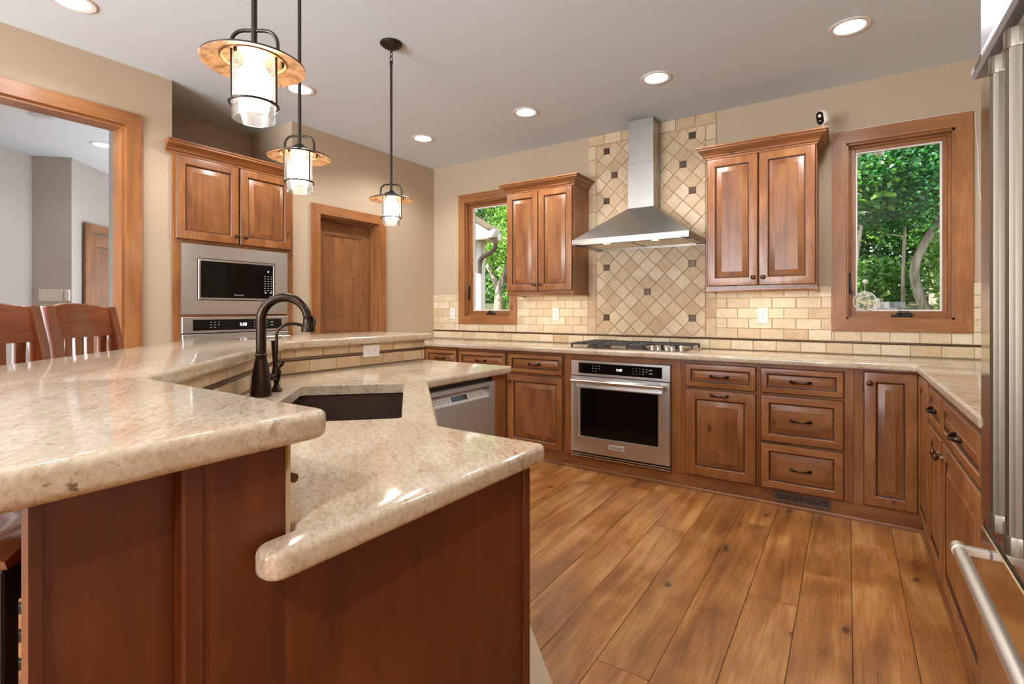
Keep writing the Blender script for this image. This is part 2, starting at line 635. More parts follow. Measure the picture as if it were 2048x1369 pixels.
    def raised(s, x0, x1, z0, z1, yb, t=0.021, fw=0.058, g=(0, 0, 1), rz=0.03):
        w = min(x1 - x0, z1 - z0)
        fw = min(fw, w * 0.24)
        rz = min(rz, w * 0.12)
        L = [(0, 0, 0), (0, t - 0.007, 0), (0.003, t - 0.004, 1), (0.005, t - 0.001, 0), (0.009, t, 0), (fw - 0.004, t, 0), (fw, t - 0.003, 0),
             (fw + 0.003, t - 0.010, 1), (fw + 0.008, t - 0.0115, 1), (fw + 0.010, t - 0.0105, 0),
             (fw + 0.010 + rz, t - 0.003, 0), (fw + 0.012 + rz, t - 0.0015, 0)]
        s.ringed(x0, x1, z0, z1, yb, L, g=g)

    def crown(s, x0, x1, yf, yb, z, prof, mi=0):
        st = []
        for o, h in prof:
            st.append([s.v((x0 - o, yb, z + h)), s.v((x0 - o, yf - o, z + h)), s.v((x1 + o, yf - o, z + h)), s.v((x1 + o, yb, z + h))])
        n = len(prof)
        gs = ((0, 1, 0), (1, 0, 0), (0, 1, 0))
        for k in range(3):
            for i in range(n):
                j = (i + 1) % n
                s.f([st[i][k], st[i][k + 1], st[j][k + 1], st[j][k]], mi, gs[k])
        s.f([st[i][0] for i in range(n)], mi)
        s.f([st[i][3] for i in range(n)][::-1], mi)

    def build(s, name, mats, parent=None, loc=None, rotz=0.0, ang=32, recalc=True):
        if recalc:
            bmesh.ops.recalc_face_normals(s.bm, faces=s.bm.faces)
        me = bpy.data.meshes.new(name)
        s.bm.to_mesh(me)
        s.bm.free()
        for m in (mats if isinstance(mats, (list, tuple)) else [mats]):
            me.materials.append(m)
        try:
            me.set_sharp_from_angle(angle=math.radians(ang))
        except Exception:
            pass
        o = bpy.data.objects.new(name, me)
        COL.objects.link(o)
        if parent:
            o.parent = parent
        if loc:
            o.location = loc
        if rotz:
            o.rotation_euler = (0, 0, rotz)
        return o


def tag(o, label=None, cat=None, group=None, kind=None):
    if label: o['label'] = label
    if cat: o['category'] = cat
    if group: o['group'] = group
    if kind: o['kind'] = kind
    return o


def thing(name, label, cat, loc=(0, 0, 0), rotz=0.0, group=None, kind=None):
    o = bpy.data.objects.new(name, None)
    o.empty_display_size = 0.05
    COL.objects.link(o)
    o.location = loc
    o.rotation_euler = (0, 0, rotz)
    return tag(o, label, cat, group, kind)


def struct(o):
    o['kind'] = 'structure'
    return o


def onebox(name, mats, b, parent=None, c=0.0, g=None):
    m = MB()
    m.box(*b, c=c, g=g)
    return m.build(name, mats, parent)


def text(name, s, size, mat, parent, loc, rot, extrude=0.0006, align='CENTER'):
    cu = bpy.data.curves.new(name, 'FONT')
    cu.body = s
    cu.size = size
    cu.extrude = extrude
    cu.align_x = align
    cu.align_y = 'CENTER'
    o = bpy.data.objects.new(name, cu)
    COL.objects.link(o)
    bpy.context.view_layer.update()
    dg = bpy.context.evaluated_depsgraph_get()
    me = bpy.data.meshes.new_from_object(o.evaluated_get(dg))
    bpy.data.objects.remove(o)
    me.materials.clear()
    me.materials.append(mat)
    t = bpy.data.objects.new(name, me)
    COL.objects.link(t)
    t.parent = parent
    t.location = loc
    t.rotation_euler = rot
    return t


FRONT = (PI / 2, 0, 0)      # text facing local -y


def fillet(pts, rad, n=7):
    out = []
    m = len(pts)
    for i in range(m):
        p = Vector(pts[i])
        r = rad[i] if isinstance(rad, (list, tuple)) else rad
        a = (Vector(pts[i - 1]) - p)
        b = (Vector(pts[(i + 1) % m]) - p)
        if r <= 0:
            out.append((p.x, p.y))
            continue
        la, lb = a.length, b.length
        a.normalize()
        b.normalize()
        th = a.angle(b)
        d = min(r / math.tan(th / 2), la * 0.45, lb * 0.45)
        r2 = d * math.tan(th / 2)
        bis = (a + b).normalized()
        c = p + bis * (r2 / math.sin(th / 2))
        p0, p1 = p + a * d, p + b * d
        a0 = math.atan2(p0.y - c.y, p0.x - c.x)
        a1 = math.atan2(p1.y - c.y, p1.x - c.x)
        da = (a1 - a0 + PI) % (2 * PI) - PI
        for k in range(n + 1):
            aa = a0 + da * k / n
            out.append((c.x + r2 * math.cos(aa), c.y + r2 * math.sin(aa)))
    return out


def inset(P, d):
    n = len(P)
    ar = sum(P[i][0] * P[(i + 1) % n][1] - P[(i + 1) % n][0] * P[i][1] for i in range(n))
    sg = 1 if ar > 0 else -1
    out = []
    for i in range(n):
        p0, p1, p2 = Vector(P[i - 1]), Vector(P[i]), Vector(P[(i + 1) % n])
        d1, d2 = (p1 - p0).normalized(), (p2 - p1).normalized()
        n1, n2 = Vector((-d1.y, d1.x)) * sg, Vector((-d2.y, d2.x)) * sg
        m = n1 + n2
        k = max(0.3, 1 + n1.dot(n2))
        q = p1 + m * (d / k)
        out.append((q.x, q.y))
    return out


def dedupe(P):
    out = []
    for p in P:
        if not out or (Vector(p) - Vector(out[-1])).length > 1e-4:
            out.append(p)
    while (Vector(out[0]) - Vector(out[-1])).length < 1e-4:
        out.pop()
    return out


def slab_mesh(name, loops, z0, z1, r):
    """polished stone slab: rounded outer edge, crisp edge round any cut-out."""
    outer = dedupe(loops[0])
    prof = []
    for k in range(6):
        a = PI / 2 * k / 5
        prof.append((r - r * math.sin(a), z0 + r - r * math.cos(a)))
    for k in range(6):
        a = PI / 2 * k / 5
        prof.append((r - r * math.cos(a), z1 - r + r * math.sin(a)))
    bm = bmesh.new()
    rings = []
    for ins_, z_ in prof:
        rings.append([bm.verts.new((x_, y_, z_)) for x_, y_ in (inset(outer, ins_) if ins_ > 1e-6 else outer)])
    n = len(outer)
    for A, B in zip(rings[:-1], rings[1:]):
        for i in range(n):
            f_ = bm.faces.new([A[i], A[(i + 1) % n], B[(i + 1) % n], B[i]])
            f_.smooth = True
    tops, bots = [rings[-1]], [rings[0]]
    for hole_ in loops[1:]:
        hole_ = dedupe(hole_)
        m = len(hole_)
        hr = [[bm.verts.new((x_, y_, z_)) for x_, y_ in P] for P, z_ in ((inset(hole_, -0.0025), z1), (hole_, z1 - 0.0025), (hole_, z0 + 0.001), (inset(hole_, -0.001), z0))]
        for A, B in zip(hr[:-1], hr[1:]):
            for i in range(m):
                bm.faces.new([A[i], A[(i + 1) % m], B[(i + 1) % m], B[i]])
        tops.append(hr[0])
        bots.append(hr[-1])
    for grp in (tops, bots):
        ed = []
        for ring in grp:
            for i in range(len(ring)):
                ed.append(bm.edges.get((ring[i], ring[(i + 1) % len(ring)])))
        bmesh.ops.triangle_fill(bm, use_beauty=True, use_dissolve=False, edges=ed, normal=(0, 0, 1))
    bmesh.ops.recalc_face_normals(bm, faces=bm.faces)
    me = bpy.data.meshes.new(name)
    bm.to_mesh(me)
    bm.free()
    try:
        me.set_sharp_from_angle(angle=math.radians(28))
    except Exception:
        pass
    return me


def slab(name, loops, z0, z1, r, mat, parent=None):
    me = slab_mesh(name, loops, z0, z1, r)
    me.materials.clear()
    me.materials.append(mat)
    o = bpy.data.objects.new(name, me)
    COL.objects.link(o)
    if parent:
        o.parent = parent
    return o


# ------------------------------------------------------------------ shell
def wall_with_hole(mb, u0, u1, z0, z1, holes, fn, t):
    """rectangle u0..u1 x z0..z1 of thickness t with rectangular holes, as boxes; fn(u,z,d)->corner box call"""
    us = sorted({u0, u1, *[h[0] for h in holes], *[h[1] for h in holes]})
    for a, b in zip(us[:-1], us[1:]):
        hs = sorted([h for h in holes if h[0] <= a + 1e-6 and h[1] >= b - 1e-6], key=lambda h: h[2])
        z = z0
        for h in hs:
            if h[2] > z + 1e-6:
                fn(mb, a, b, z, h[2])
            z = h[3]
        if z < z1 - 1e-6:
            fn(mb, a, b, z, z1)


W1 = (-3.305, -2.747, 1.153, 2.325)
W2 = (-0.006, 0.552, 1.153, 2.338)
WT = 0.17
mb = MB()
wall_with_hole(mb, LW - 0.12, RW + 0.12, 0, CEIL, [W1, W2], lambda m, a, b, c, d: m.box(a, b, BW, BW + WT, c, d), WT)
struct(mb.build('wall_back', M['wall']))

DOOR = (2.680, 3.332, 0, 2.030)
OPEN = (-0.35, 1.293, 0, 2.362)
ALC = (1.555, 2.427, 0, CEIL)
mb = MB()
wall_with_hole(mb, -3.0, BW, 0, CEIL, [DOOR, OPEN, ALC], lambda m, a, b, c, d: m.box(LW - 0.13, LW, a, b, c, d), 0.13)
# alcove behind the oven cabinet
mb.box(LW - 0.13, -4.36, 1.555 - 0.06, 1.555, 0, CEIL)
mb.box(LW - 0.13, -4.36, 2.427, 2.427 + 0.06, 0, CEIL)
mb.box(-4.42, -4.36, 1.495, 2.487, 0, CEIL)
struct(mb.build('wall_left', M['wall']))
struct(onebox('wall_right', M['wall'], (RW, RW + 0.12, -3.0, BW, 0, CEIL)))
mb = MB()
wall_with_hole(mb, LW - 0.13, RW + 0.12, 0, CEIL, [(-3.5, -0.9, 0.35, 2.35)], lambda m, a, b, c, d: m.box(a, b, -3.12, -3.0, c, d), 0.12)  # opening added for the rear fill light, out of view
struct(mb.build('wall_rear', M['wall']))
struct(onebox('ceiling', M['ceil'], (-7.6, RW + 0.12, -3.12, BW + WT, CEIL, CEIL + 0.2)))
# roof edge so the sun stays out of the room
struct(onebox('roof', M['siding'], (-4.6, RW + 0.5, -3.6, BW + 0.55, CEIL + 0.2, CEIL + 0.4)))

# floor of separate boards
mb = MB()
mb.box(-7.6, RW + 0.12, -3.12, BW + WT, -0.06, -0.004, mi=1)
x = 0.015 + 0.185 * 6
rf = random.Random(21)
while x > -7.4:
    xl = x - 0.185
    y = -3.0 - rf.random() * 1.2
    while y < 4.1:
        L = rf.uniform(1.1, 2.7)
        y0, y1 = max(y, -3.0), min(y + L, 4.11)
        x1, x0 = min(x, RW), xl
        if y1 - y0 > 0.05 and x1 - x0 > 0.02:
            c = 0.0016
            top = [(x0 + c, y0 + c), (x1 - c, y0 + c), (x1 - c, y1 - c), (x0 + c, y1 - c)]
            bot = [(x0 + 0.0004, y0 + 0.0004), (x1 - 0.0004, y0 + 0.0004), (x1 - 0.0004, y1 - 0.0004), (x0 + 0.0004, y1 - 0.0004)]
            zt = 0.0
            A = [mb.v((a, b, zt)) for a, b in top]
            B = [mb.v((a, b, -0.005)) for a, b in bot]
            off = (rf.random() * 30, rf.random() * 30)
            mb.f(A, 0, (0, 1, 0), off)
            for i in range(4):
                j = (i + 1) % 4
                mb.f([B[i], B[j], A[j], A[i]], 0, (0, 1, 0), off)
        y += L
    x = xl
struct(mb.build('floor', [M['floor'], M['seam']], recalc=False))

# hall beyond the cased opening
def vwall(name, pts, mat):
    mb = MB()
    lo_ = [mb.v((x_, y_, 0)) for x_, y_ in pts]
    hi_ = [mb.v((x_, y_, CEIL)) for x_, y_ in pts]
    for i in range(len(pts) - 1):
        mb.f([lo_[i], lo_[i + 1], hi_[i + 1], hi_[i]])
    return struct(mb.build(name, mat))


vwall('wall_hall', [(-7.0, 2.30), (-6.49, 1.79), (-6.73, 1.55), (-6.05, 0.75), (-5.2, -0.25), (-5.2, -2.9)][::-1], M['hall'])
struct(onebox('wall_passage', M['hall'], (-5.20, -4.43, 1.68, 1.76, 0, CEIL)))
struct(onebox('wall_end', M['hall'], (-7.5, -4.43, 3.0, 3.08, 0, CEIL)))


# ------------------------------------------------------------------ casings, doors, windows
def casing_y(mb, y0, y1, z1, w, x, t=0.02, c=0.003):
    """mitred casing round an opening in the left wall (faces +x)."""
    for (a, b, cc, d) in (((y0, 0), (y0, z1), (y0 - w, z1 + w), (y0 - w, 0)), ((y1, 0), (y1, z1), (y1 + w, z1 + w), (y1 + w, 0)), ((y0, z1), (y1, z1), (y1 + w, z1 + w), (y0 - w, z1 + w))):
        g = (0, 0, 1) if a[1] == 0 else (0, 1, 0)
        mb.prism([a, b, cc, d], x, x + t, lambda p, q, h: (h, p, q), g=g)


t = tag(bpy.data.objects.new('trim_1', None), 'wide knotty wood casing around the doorless opening to the hall', 'door casing', kind='structure')
COL.objects.link(t)
mb = MB()
casing_y(mb, OPEN[0], OPEN[1], OPEN[3], 0.083, LW)
mb.build('casing', M['trim'], t)
mb = MB()
mb.box(LW - 0.13, LW, OPEN[1] - 0.018, OPEN[1], 0, OPEN[3] - 0.018)
mb.box(LW - 0.13, LW, OPEN[0], OPEN[0] + 0.018, 0, OPEN[3] - 0.018)
mb.box(LW - 0.13, LW, OPEN[0], OPEN[1], OPEN[3] - 0.018, OPEN[3])
mb.build('jamb', M['trim'], t)

# pantry door
t = tag(bpy.data.objects.new('door_1', None), 'tall knotty wood plank-panel door in the left wall beside the oven cabinet', 'door', kind='structure')
COL.objects.link(t)
mb = MB()
casing_y(mb, DOOR[0], DOOR[1], DOOR[3], 0.083, LW)
mb.build('casing', M['trim'], t)
mb = MB()
for b in ((LW - 0.13, LW, DOOR[1] - 0.016, DOOR[1], 0, DOOR[3] - 0.016), (LW - 0.13, LW, DOOR[0], DOOR[0] + 0.016, 0, DOOR[3] - 0.016), (LW - 0.13, LW, DOOR[0], DOOR[1], DOOR[3] - 0.016, DOOR[3]),
          (LW - 0.085, LW - 0.05, DOOR[1] - 0.03, DOOR[1] - 0.016, 0, DOOR[3] - 0.03), (LW - 0.085, LW - 0.05, DOOR[0], DOOR[1] - 0.0, DOOR[3] - 0.03, DOOR[3] - 0.016)):
    mb.box(*b)
mb.build('jamb', M['doorw'], t)
mb = MB()
mb.T = Matrix.Translation((LW - 0.092, DOOR[0] + 0.018, 0)) @ Matrix.Rotation(PI / 2, 4, 'Z')
wd = DOOR[1] - DOOR[0] - 0.036
hd = DOOR[3] - 0.02
st = 0.105
mb.box(0, st, 0, 0.036, 0.01, hd, c=0.002)
mb.box(wd - st, wd, 0, 0.036, 0.01, hd, c=0.002)
for z0, z1 in ((0.01, 0.24), (0.86, 1.02), (hd - 0.125, hd)):
    mb.box(st, wd - st, 0, 0.036, z0, z1, c=0.002)
for z0, z1 in ((0.24, 0.86), (1.02, hd - 0.125)):
    k = 4
    ww = (wd - 2 * st - 0.024) / k
    for i in range(k):
        mb.box(st + 0.012 + i * ww, st + 0.012 + (i + 1) * ww, 0.010, 0.03, z0 + 0.012, z1 - 0.012, c=0.003)
    for b in ((st, st + 0.012, z0, z1), (wd - st - 0.012, wd - st, z0, z1), (st, wd - st, z0, z0 + 0.012), (st, wd - st, z1 - 0.012, z1)):
        mb.box(b[0], b[1], 0.005, 0.03, b[2], b[3], mi=0, c=0.003)
mb.build('door_leaf', [M['doorw'], M['glaze']], t)

# hall door on the far angled wall
hd_o = tag(bpy.data.objects.new('door_2', None), 'dark wood panelled door on the far angled wall of the hall', 'door', kind='structure')
COL.objects.link(hd_o)
hd_o.location = (-6.585, 1.915, 0)
hd_o.rotation_euler = (0, 0, math.radians(135))
mb = MB()
mb.T = Matrix.Scale(-1, 4, (0, 1, 0)) @ Matrix.Identity(4)
mb.box(0, 0.085, -0.001, 0.02, 0, 2.125)
mb.box(0.085, 0.60, -0.001, 0.02, 2.04, 2.125)
mb.build('casing', M['doorw'], hd_o)
mb = MB()
mb.T = Matrix.Scale(-1, 4, (0, 1, 0))
mb.box(0.09, 0.19, -0.003, 0.008, 0.01, 2.025, c=0.002)
mb.box(0.19, 0.60, -0.003, 0.008, 1.90, 2.025, c=0.002)
mb.box(0.19, 0.60, -0.003, 0.008, 0.01, 0.25, c=0.002)
mb.box(0.20, 0.60, -0.003, 0.004, 0.25, 1.89, c=0.002)
mb.build('door_leaf', M['doorw'], hd_o)


def window(name, label, W, lock):
    x0, x1, z0, z1 = W
    t = tag(bpy.data.objects.new(name, None), label, 'window', kind='structure')
    COL.objects.link(t)
    w = 0.083
    mb = MB()
    y = BW
    for a, b, c, d, g in (((x0, z0), (x0, z1), (x0 - w, z1 + w), (x0 - w, z0 - w), (0, 0, 1)), ((x1, z0), (x1, z1), (x1 + w, z1 + w), (x1 + w, z0 - w), (0, 0, 1)),
                          ((x0, z1), (x1, z1), (x1 + w, z1 + w), (x0 - w, z1 + w), (1, 0, 0)), ((x0, z0), (x1, z0), (x1 + w, z0 - w), (x0 - w, z0 - w), (1, 0, 0))):
        mb.prism([a, b, c, d], y, y - 0.02, lambda p, q, h: (p, h, q), g=g)
    mb.build('casing', M['trim'], t)
    mb = MB()
    e = 0.012
    for b in ((x0, x0 + e, z0, z1), (x1 - e, x1, z0, z1), (x0, x1, z0, z0 + e), (x0, x1, z1 - e, z1)):
        mb.box(b[0], b[1], y, y + 0.11, b[2], b[3])
    mb.build('jamb', M['trim'], t)
    mb = MB()
    x0 += e; x1 -= e; z0 += e; z1 -= e
    for (i, o, yy, yd) in ((0.0, 0.014, 0.048, 0.09), (0.014, 0.040, 0.058, 0.09)):
        for b in ((x0 + i, x0 + o, z0 + i, z1 - i), (x1 - o, x1 - i, z0 + i, z1 - i), (x0 + o, x1 - o, z0 + i, z0 + o), (x0 + o, x1 - o, z1 - o, z1 - i)):
            mb.box(b[0], b[1], y + yy, y + yd, b[2], b[3], c=0.002)
    mb.build('sash', M['trim'], t)
    mb = MB()
    i, o = 0.040, 0.050
    for b in ((x0 + i, x0 + o, z0 + i, z1 - i), (x1 - o, x1 - i, z0 + i, z1 - i), (x0 + o, x1 - o, z0 + i, z0 + o), (x0 + o, x1 - o, z1 - o, z1 - i)):
        mb.box(b[0], b[1], y + 0.066, y + 0.088, b[2], b[3])
    mb.build('gasket', M['gasket'], t)
    onebox('pane', M['glass'], (x0 + 0.045, x1 - 0.045, y + 0.076, y + 0.080, z0 + 0.045, z1 - 0.045), t)
    # folding crank on the bottom of the frame
    mb = MB()
    cx = (x0 + x1) / 2 + 0.02
    mb.box(cx - 0.055, cx + 0.055, y + 0.018, y + 0.046, z0, z0 + 0.018, c=0.006)
    mb.tube([(cx - 0.02, y + 0.03, z0 + 0.016), (cx - 0.01, y + 0.02, z0 + 0.032), (cx + 0.03, y + 0.014, z0 + 0.03), (cx + 0.055, y + 0.012, z0 + 0.014)], [0.012, 0.012, 0.008, 0.006], 8)
    mb.build('crank_handle', M['black'], t)
    mb = MB()
    mb.box(x0 + 0.001, x0 + 0.012, y + 0.03, y + 0.052, z0 + 0.16, z0 + 0.30, c=0.003)
    mb.tube([(x0 + 0.008, y + 0.026, z0 + 0.22), (x0 + 0.014, y + 0.016, z0 + 0.18), (x0 + 0.024, y + 0.014, z0 + 0.15)], 0.005, 6)
    mb.build('sash_lock', M['black'], t)
    return t


window('window_1', 'narrow casement window left of the hood, partly behind the wall cabinet', W1, True)
window('window_2', 'casement window at the right with a view of dense green trees', W2, True)


# ------------------------------------------------------------------ tile
def tile_poly(mb, poly, fn, t=0.009, gap=0.0015, e=0.0025, mi=0):
    """one stone tile: convex polygon in (a,b), set proud of the wall; fn(a,b,h)."""
    c = Vector((sum(p[0] for p in poly) / len(poly), sum(p[1] for p in poly) / len(poly)))

    def shrink(P, d):
        n = len(P)
        ar = sum(P[i][0] * P[(i + 1) % n][1] - P[(i + 1) % n][0] * P[i][1] for i in range(n))
        sg = 1 if ar > 0 else -1
        lines = []
        for i in range(n):
            p, q = Vector(P[i]), Vector(P[(i + 1) % n])
            dd = (q - p)
            if dd.length < 1e-6:
                return None
            dd.normalize()
            nn = Vector((-dd.y, dd.x)) * sg
            lines.append((p + nn * d, dd))
        out = []
        for i in range(n):
            (p, d1), (q, d2) = lines[i - 1], lines[i]
            cr = d1.x * d2.y - d1.y * d2.x
            if abs(cr) < 1e-6:
                return None
            s_ = ((q.x - p.x) * d2.y - (q.y - p.y) * d2.x) / cr
            out.append((p.x + d1.x * s_, p.y + d1.y * s_))
        return out
    A = shrink(poly, gap)
    B = shrink(poly, gap + e)
    if not A or not B:
        return
    A0 = [mb.v(fn(a, b, 0)) for a, b in A]
    A1 = [mb.v(fn(a, b, t - e * 0.7)) for a, b in A]
    B1 = [mb.v(fn(a, b, t)) for a, b in B]
    n = len(poly)
    for i in range(n):
        j = (i + 1) % n
        mb.f([A0[i], A0[j], A1[j], A1[i]], mi)
        mb.f([A1[i], A1[j], B1[j], B1[i]], mi, smooth=True)
    mb.f(B1, mi)


def clip(poly, nx, ny, d):
    """keep nx*a+ny*b <= d"""
    out = []
    n = len(poly)
    for i in range(n):
        p, q = poly[i], poly[(i + 1) % n]
        dp, dq = nx * p[0] + ny * p[1] - d, nx * q[0] + ny * q[1] - d
        if dp <= 1e-9:
            out.append(p)
        if (dp < -1e-9 and dq > 1e-9) or (dp > 1e-9 and dq < -1e-9):
            s_ = dp / (dp - dq)
            out.append((p[0] + (q[0] - p[0]) * s_, p[1] + (q[1] - p[1]) * s_))
    res = []
    for p in out:
        if not res or (Vector(p) - Vector(res[-1])).length > 1e-4:
            res.append(p)
    if len(res) > 1 and (Vector(res[0]) - Vector(res[-1])).length < 1e-4:
        res.pop()
    return res


def area(P):
    return abs(sum(P[i][0] * P[(i + 1) % len(P)][1] - P[(i + 1) % len(P)][0] * P[i][1] for i in range(len(P)))) / 2


def bricks(mb, u0, u1, rows, fn, L=0.153, shift=0.0, holes=(), mi=0, rnd=None):
    rnd = rnd or random
    for k, (z0, z1) in enumerate(rows):
        u = u0 - (L * 0.5 if k % 2 else 0.0) - shift
        while u < u1:
            a, b = max(u, u0), min(u + L, u1)
            if b - a > 0.012:
                segs = [(a, b, z0, z1)]
                for h in holes:
                    ns = []
                    for (p, q, r_, s_) in segs:
                        if q <= h[0] or p >= h[1] or s_ <= h[2] or r_ >= h[3]:
                            ns.append((p, q, r_, s_))
                            continue
                        if p < h[0]: ns.append((p, h[0], r_, s_))
                        if q > h[1]: ns.append((h[1], q, r_, s_))
                        pp, qq = max(p, h[0]), min(q, h[1])
                        if r_ < h[2]: ns.append((pp, qq, r_, h[2]))
                        if s_ > h[3]: ns.append((pp, qq, h[3], s_))
                    segs = ns
                for (p, q, r_, s_) in segs:
                    if q - p > 0.008 and s_ - r_ > 0.008:
                        j = lambda: rnd.uniform(-0.0006, 0.0006)
                        tile_poly(mb, [(p + j(), r_ + j()), (q + j(), r_ + j()), (q + j(), s_ + j()), (p + j(), s_ + j())], fn, t=0.009 + rnd.uniform(-0.001, 0.001), mi=mi)
            u += L


bs = thing('tile_backsplash', 'tumbled stone tile backsplash along the back wall with a diagonal panel behind the hood', 'backsplash', (0, BW, 0))
fnb = lambda a, b, h: (a, -h - 0.004, b)
FX0, FX1 = -1.912, -0.840
rr = random.Random(3)
holes = [(W1[0] - 0.083, W1[1] + 0.083, W1[2] - 0.083, 3), (W2[0] - 0.083, W2[1] + 0.083, W2[2] - 0.083, 3)]
mb = MB()
low = [(0.915, 0.987)]
up = [(1.0 + 0.0755 * i, 1.0 + 0.0755 * (i + 1)) for i in range(5)]
bricks(mb, LW, RW, low, fnb, shift=0.05, rnd=rr)
bricks(mb, LW, FX0, up, fnb, holes=holes, rnd=rr)
bricks(mb, FX1, RW, up, fnb, holes=holes, rnd=rr)
mb.build('brick_tiles', M['tile'], bs)
mb = MB()
mb.box(LW, RW, -0.004, 0, 0.90, 1.3775)
mb.box(FX0, FX1, -0.004, 0, 1.3775, CEIL)
# keep the grout sheet out of the window openings
mb2 = MB()
gh = [(W1[0], W1[1], W1[2], 3), (W2[0], W2[1], W2[2], 3)]
wall_with_hole(mb2, LW, RW, 0.90, 1.3775, gh, lambda m, a, b, c, d: m.box(a, b, -0.004, 0, c, d), 0.004)
mb2.box(FX0, FX1, -0.004, 0, 1.3775, CEIL)
mb.bm.free()
mb2.build('grout', M['grout'], bs)
# diagonal panel with border
mb = MB()
bw = 0.077
z = 1.0
k = 0
while z < CEIL - 0.10:
    z1 = min(z + 0.153, CEIL - 0.092)
    for a, b in ((FX0, FX0 + bw), (FX1 - bw, FX1)):
        tile_poly(mb, [(a, z), (b, z), (b, z1), (a, z1)], fnb)
    z = z1
    if z1 >= CEIL - 0.093:
        break
u = FX0
while u < FX1 - 0.01:
    b = min(u + 0.153, FX1)
    tile_poly(mb, [(u, CEIL - 0.09), (b, CEIL - 0.09), (b, CEIL - 0.002), (u, CEIL - 0.002)], fnb)
    u = b
mb.build('border_tiles', M['tile_d'], bs)
H = 0.072
CX, CZ = -1.378, 1.364
ins = {(-5, -3), (5, -3), (0, 0), (-5, 3), (5, 3), (-5, 11), (5, 11), (-4, 14), (4, 14), (-5, 17), (5, 17)}
ih = 0.026
mb = MB()
X0, X1, Z0, Z1 = FX0 + bw, FX1 - bw, 1.0, CEIL - 0.092
for i in range(-9, 10):
    for j in range(-6, 20):
        if (i + j) % 2 == 0:
            continue
        cx, cz = CX + i * H, CZ + j * H
        P = [(cx, cz - H), (cx + H, cz), (cx, cz + H), (cx - H, cz)]
        if (i, j - 1) in ins: P = clip(P, 0, -1, -(cz - H + ih))
        if (i, j + 1) in ins: P = clip(P, 0, 1, cz + H - ih)
        if (i - 1, j) in ins: P = clip(P, -1, 0, -(cx - H + ih))
        if (i + 1, j) in ins: P = clip(P, 1, 0, cx + H - ih)
        for nx, ny, d in ((-1, 0, -X0), (1, 0, X1), (0, -1, -Z0), (0, 1, Z1)):
            P = clip(P, nx, ny, d) if len(P) >= 3 else P
        if len(P) >= 3 and area(P) > 2e-4:
            tile_poly(mb, P, fnb, t=0.009 + rr.uniform(-0.001, 0.001))
mb.build('diagonal_tiles', M['tile_d'], bs)
for i, j in sorted(ins):
    mb = MB()
    cx, cz = CX + i * H, CZ + j * H
    tile_poly(mb, [(cx - ih, cz - ih), (cx + ih, cz - ih), (cx + ih, cz + ih), (cx - ih, cz + ih)], fnb, t=0.010)
    for q in (-1, 0, 1):
        mb.box(cx - 0.019, cx + 0.019, -0.0155, -0.012, cz + q * 0.013 - 0.003, cz + q * 0.013 + 0.003, c=0.001)
    mb.build('accent_tile', M['insert'], bs)
mb = MB()
mb.tube([(LW + 0.002, -0.010, 0.9935), (RW - 0.002, -0.010, 0.9935)], 0.0065, 8)
mb.build('pencil_liner', M['liner'], bs)


# ------------------------------------------------------------------ cabinet hardware
def knob(parent, x, y, z):
    mb = MB()
    mb.lathe([(0.0, 0.0), (0.008, 0.0), (0.006, 0.006), (0.005, 0.014), (0.008, 0.018), (0.0145, 0.021), (0.0155, 0.025), (0.013, 0.030), (0.006, 0.033), (0, 0.034)], x, y, z, 16, 'y')
    return mb.build('knob', M['knob'], parent)


def pull(parent, x, y, z, L=0.118):
    mb = MB()
    h = L / 2
    pts, rs = [], []
    for i in range(17):
        u = -1 + i / 8
        pts.append((x + u * h * 0.86, y - 0.006 - 0.022 * (1 - abs(u) ** 2.4), z - 0.004 * (1 - u * u)))
        rs.append(0.0068 - 0.0033 * (1 - abs(u)) + (0.002 if abs(u) > 0.7 else 0) + (0.0012 if abs(u) < 0.1 else 0))
    mb.tube(pts, rs, 10)
    for s_ in (-1, 1):
        mb.lathe([(0, 0), (0.009, 0.0), (0.0095, 0.004), (0.006, 0.010), (0, 0.011)], x + s_ * h * 0.86, y, z, 14, 'y')
    return mb.build('pull_handle', M['bronze'], parent)


def door(parent, x0, x1, z0, z1, kx=None, kz=None, name='door', pl=None, g=(0, 0, 1), fw=0.058):
    mb = MB()
    mb.raised(x0, x1, z0, z1, -0.001, g=g, fw=fw)
    d = mb.build(name, [M['cab'], M['glaze']], parent)
    if kx is not None:
        knob(d, kx, -0.021, kz)
    if pl is not None:
        pull(d, pl[0], -0.021, pl[1])
    return d


def drawer(parent, x0, x1, z0, z1, fw=0.048):
    return door(parent, x0, x1, z0, z1, name='drawer', pl=((x0 + x1) / 2, (z0 + z1) / 2), g=(1, 0, 0), fw=fw)


def toe(parent, w, x0=0.0, x1=None, top=0.098):
    x1 = w if x1 is None else x1
    mb = MB()
    mb.box(x0, x1, 0.012, 0.03, 0.0, top, g=(1, 0, 0))
    prof = [(0.012, 0), (-0.008, 0), (-0.008, 0.012), (-0.004, 0.019), (0.004, 0.022), (0.012, 0.022)]
    mb.prism(prof, x0, x1, lambda a, b, h: (h, a, b), g=(1, 0, 0))
    return mb.build('toe_kick', M['cab'], parent)


def carcass(parent, w, d, z0, z1, name='cabinet_body', face=0.02):
    mb = MB()
    mb.box(0.0005, w - 0.0005, 0.0, d, z0, z1, c=0.001)
    return mb.build(name, M['cab'], parent)


FY = 3.521          # face frame plane of the back run
BASE_TOP = 0.876
DEP = BW - FY - 0.012

# --- base cabinets along the back wall (doors stand 21 mm proud)
def base(x0, x1, label, group='base cabinets along the back wall'):
    t = thing('base_cabinet', label, 'cabinet', (x0, FY, 0), 0, group)
    carcass(t, x1 - x0, DEP, 0.098, BASE_TOP)
    toe(t, x1 - x0)
    return t


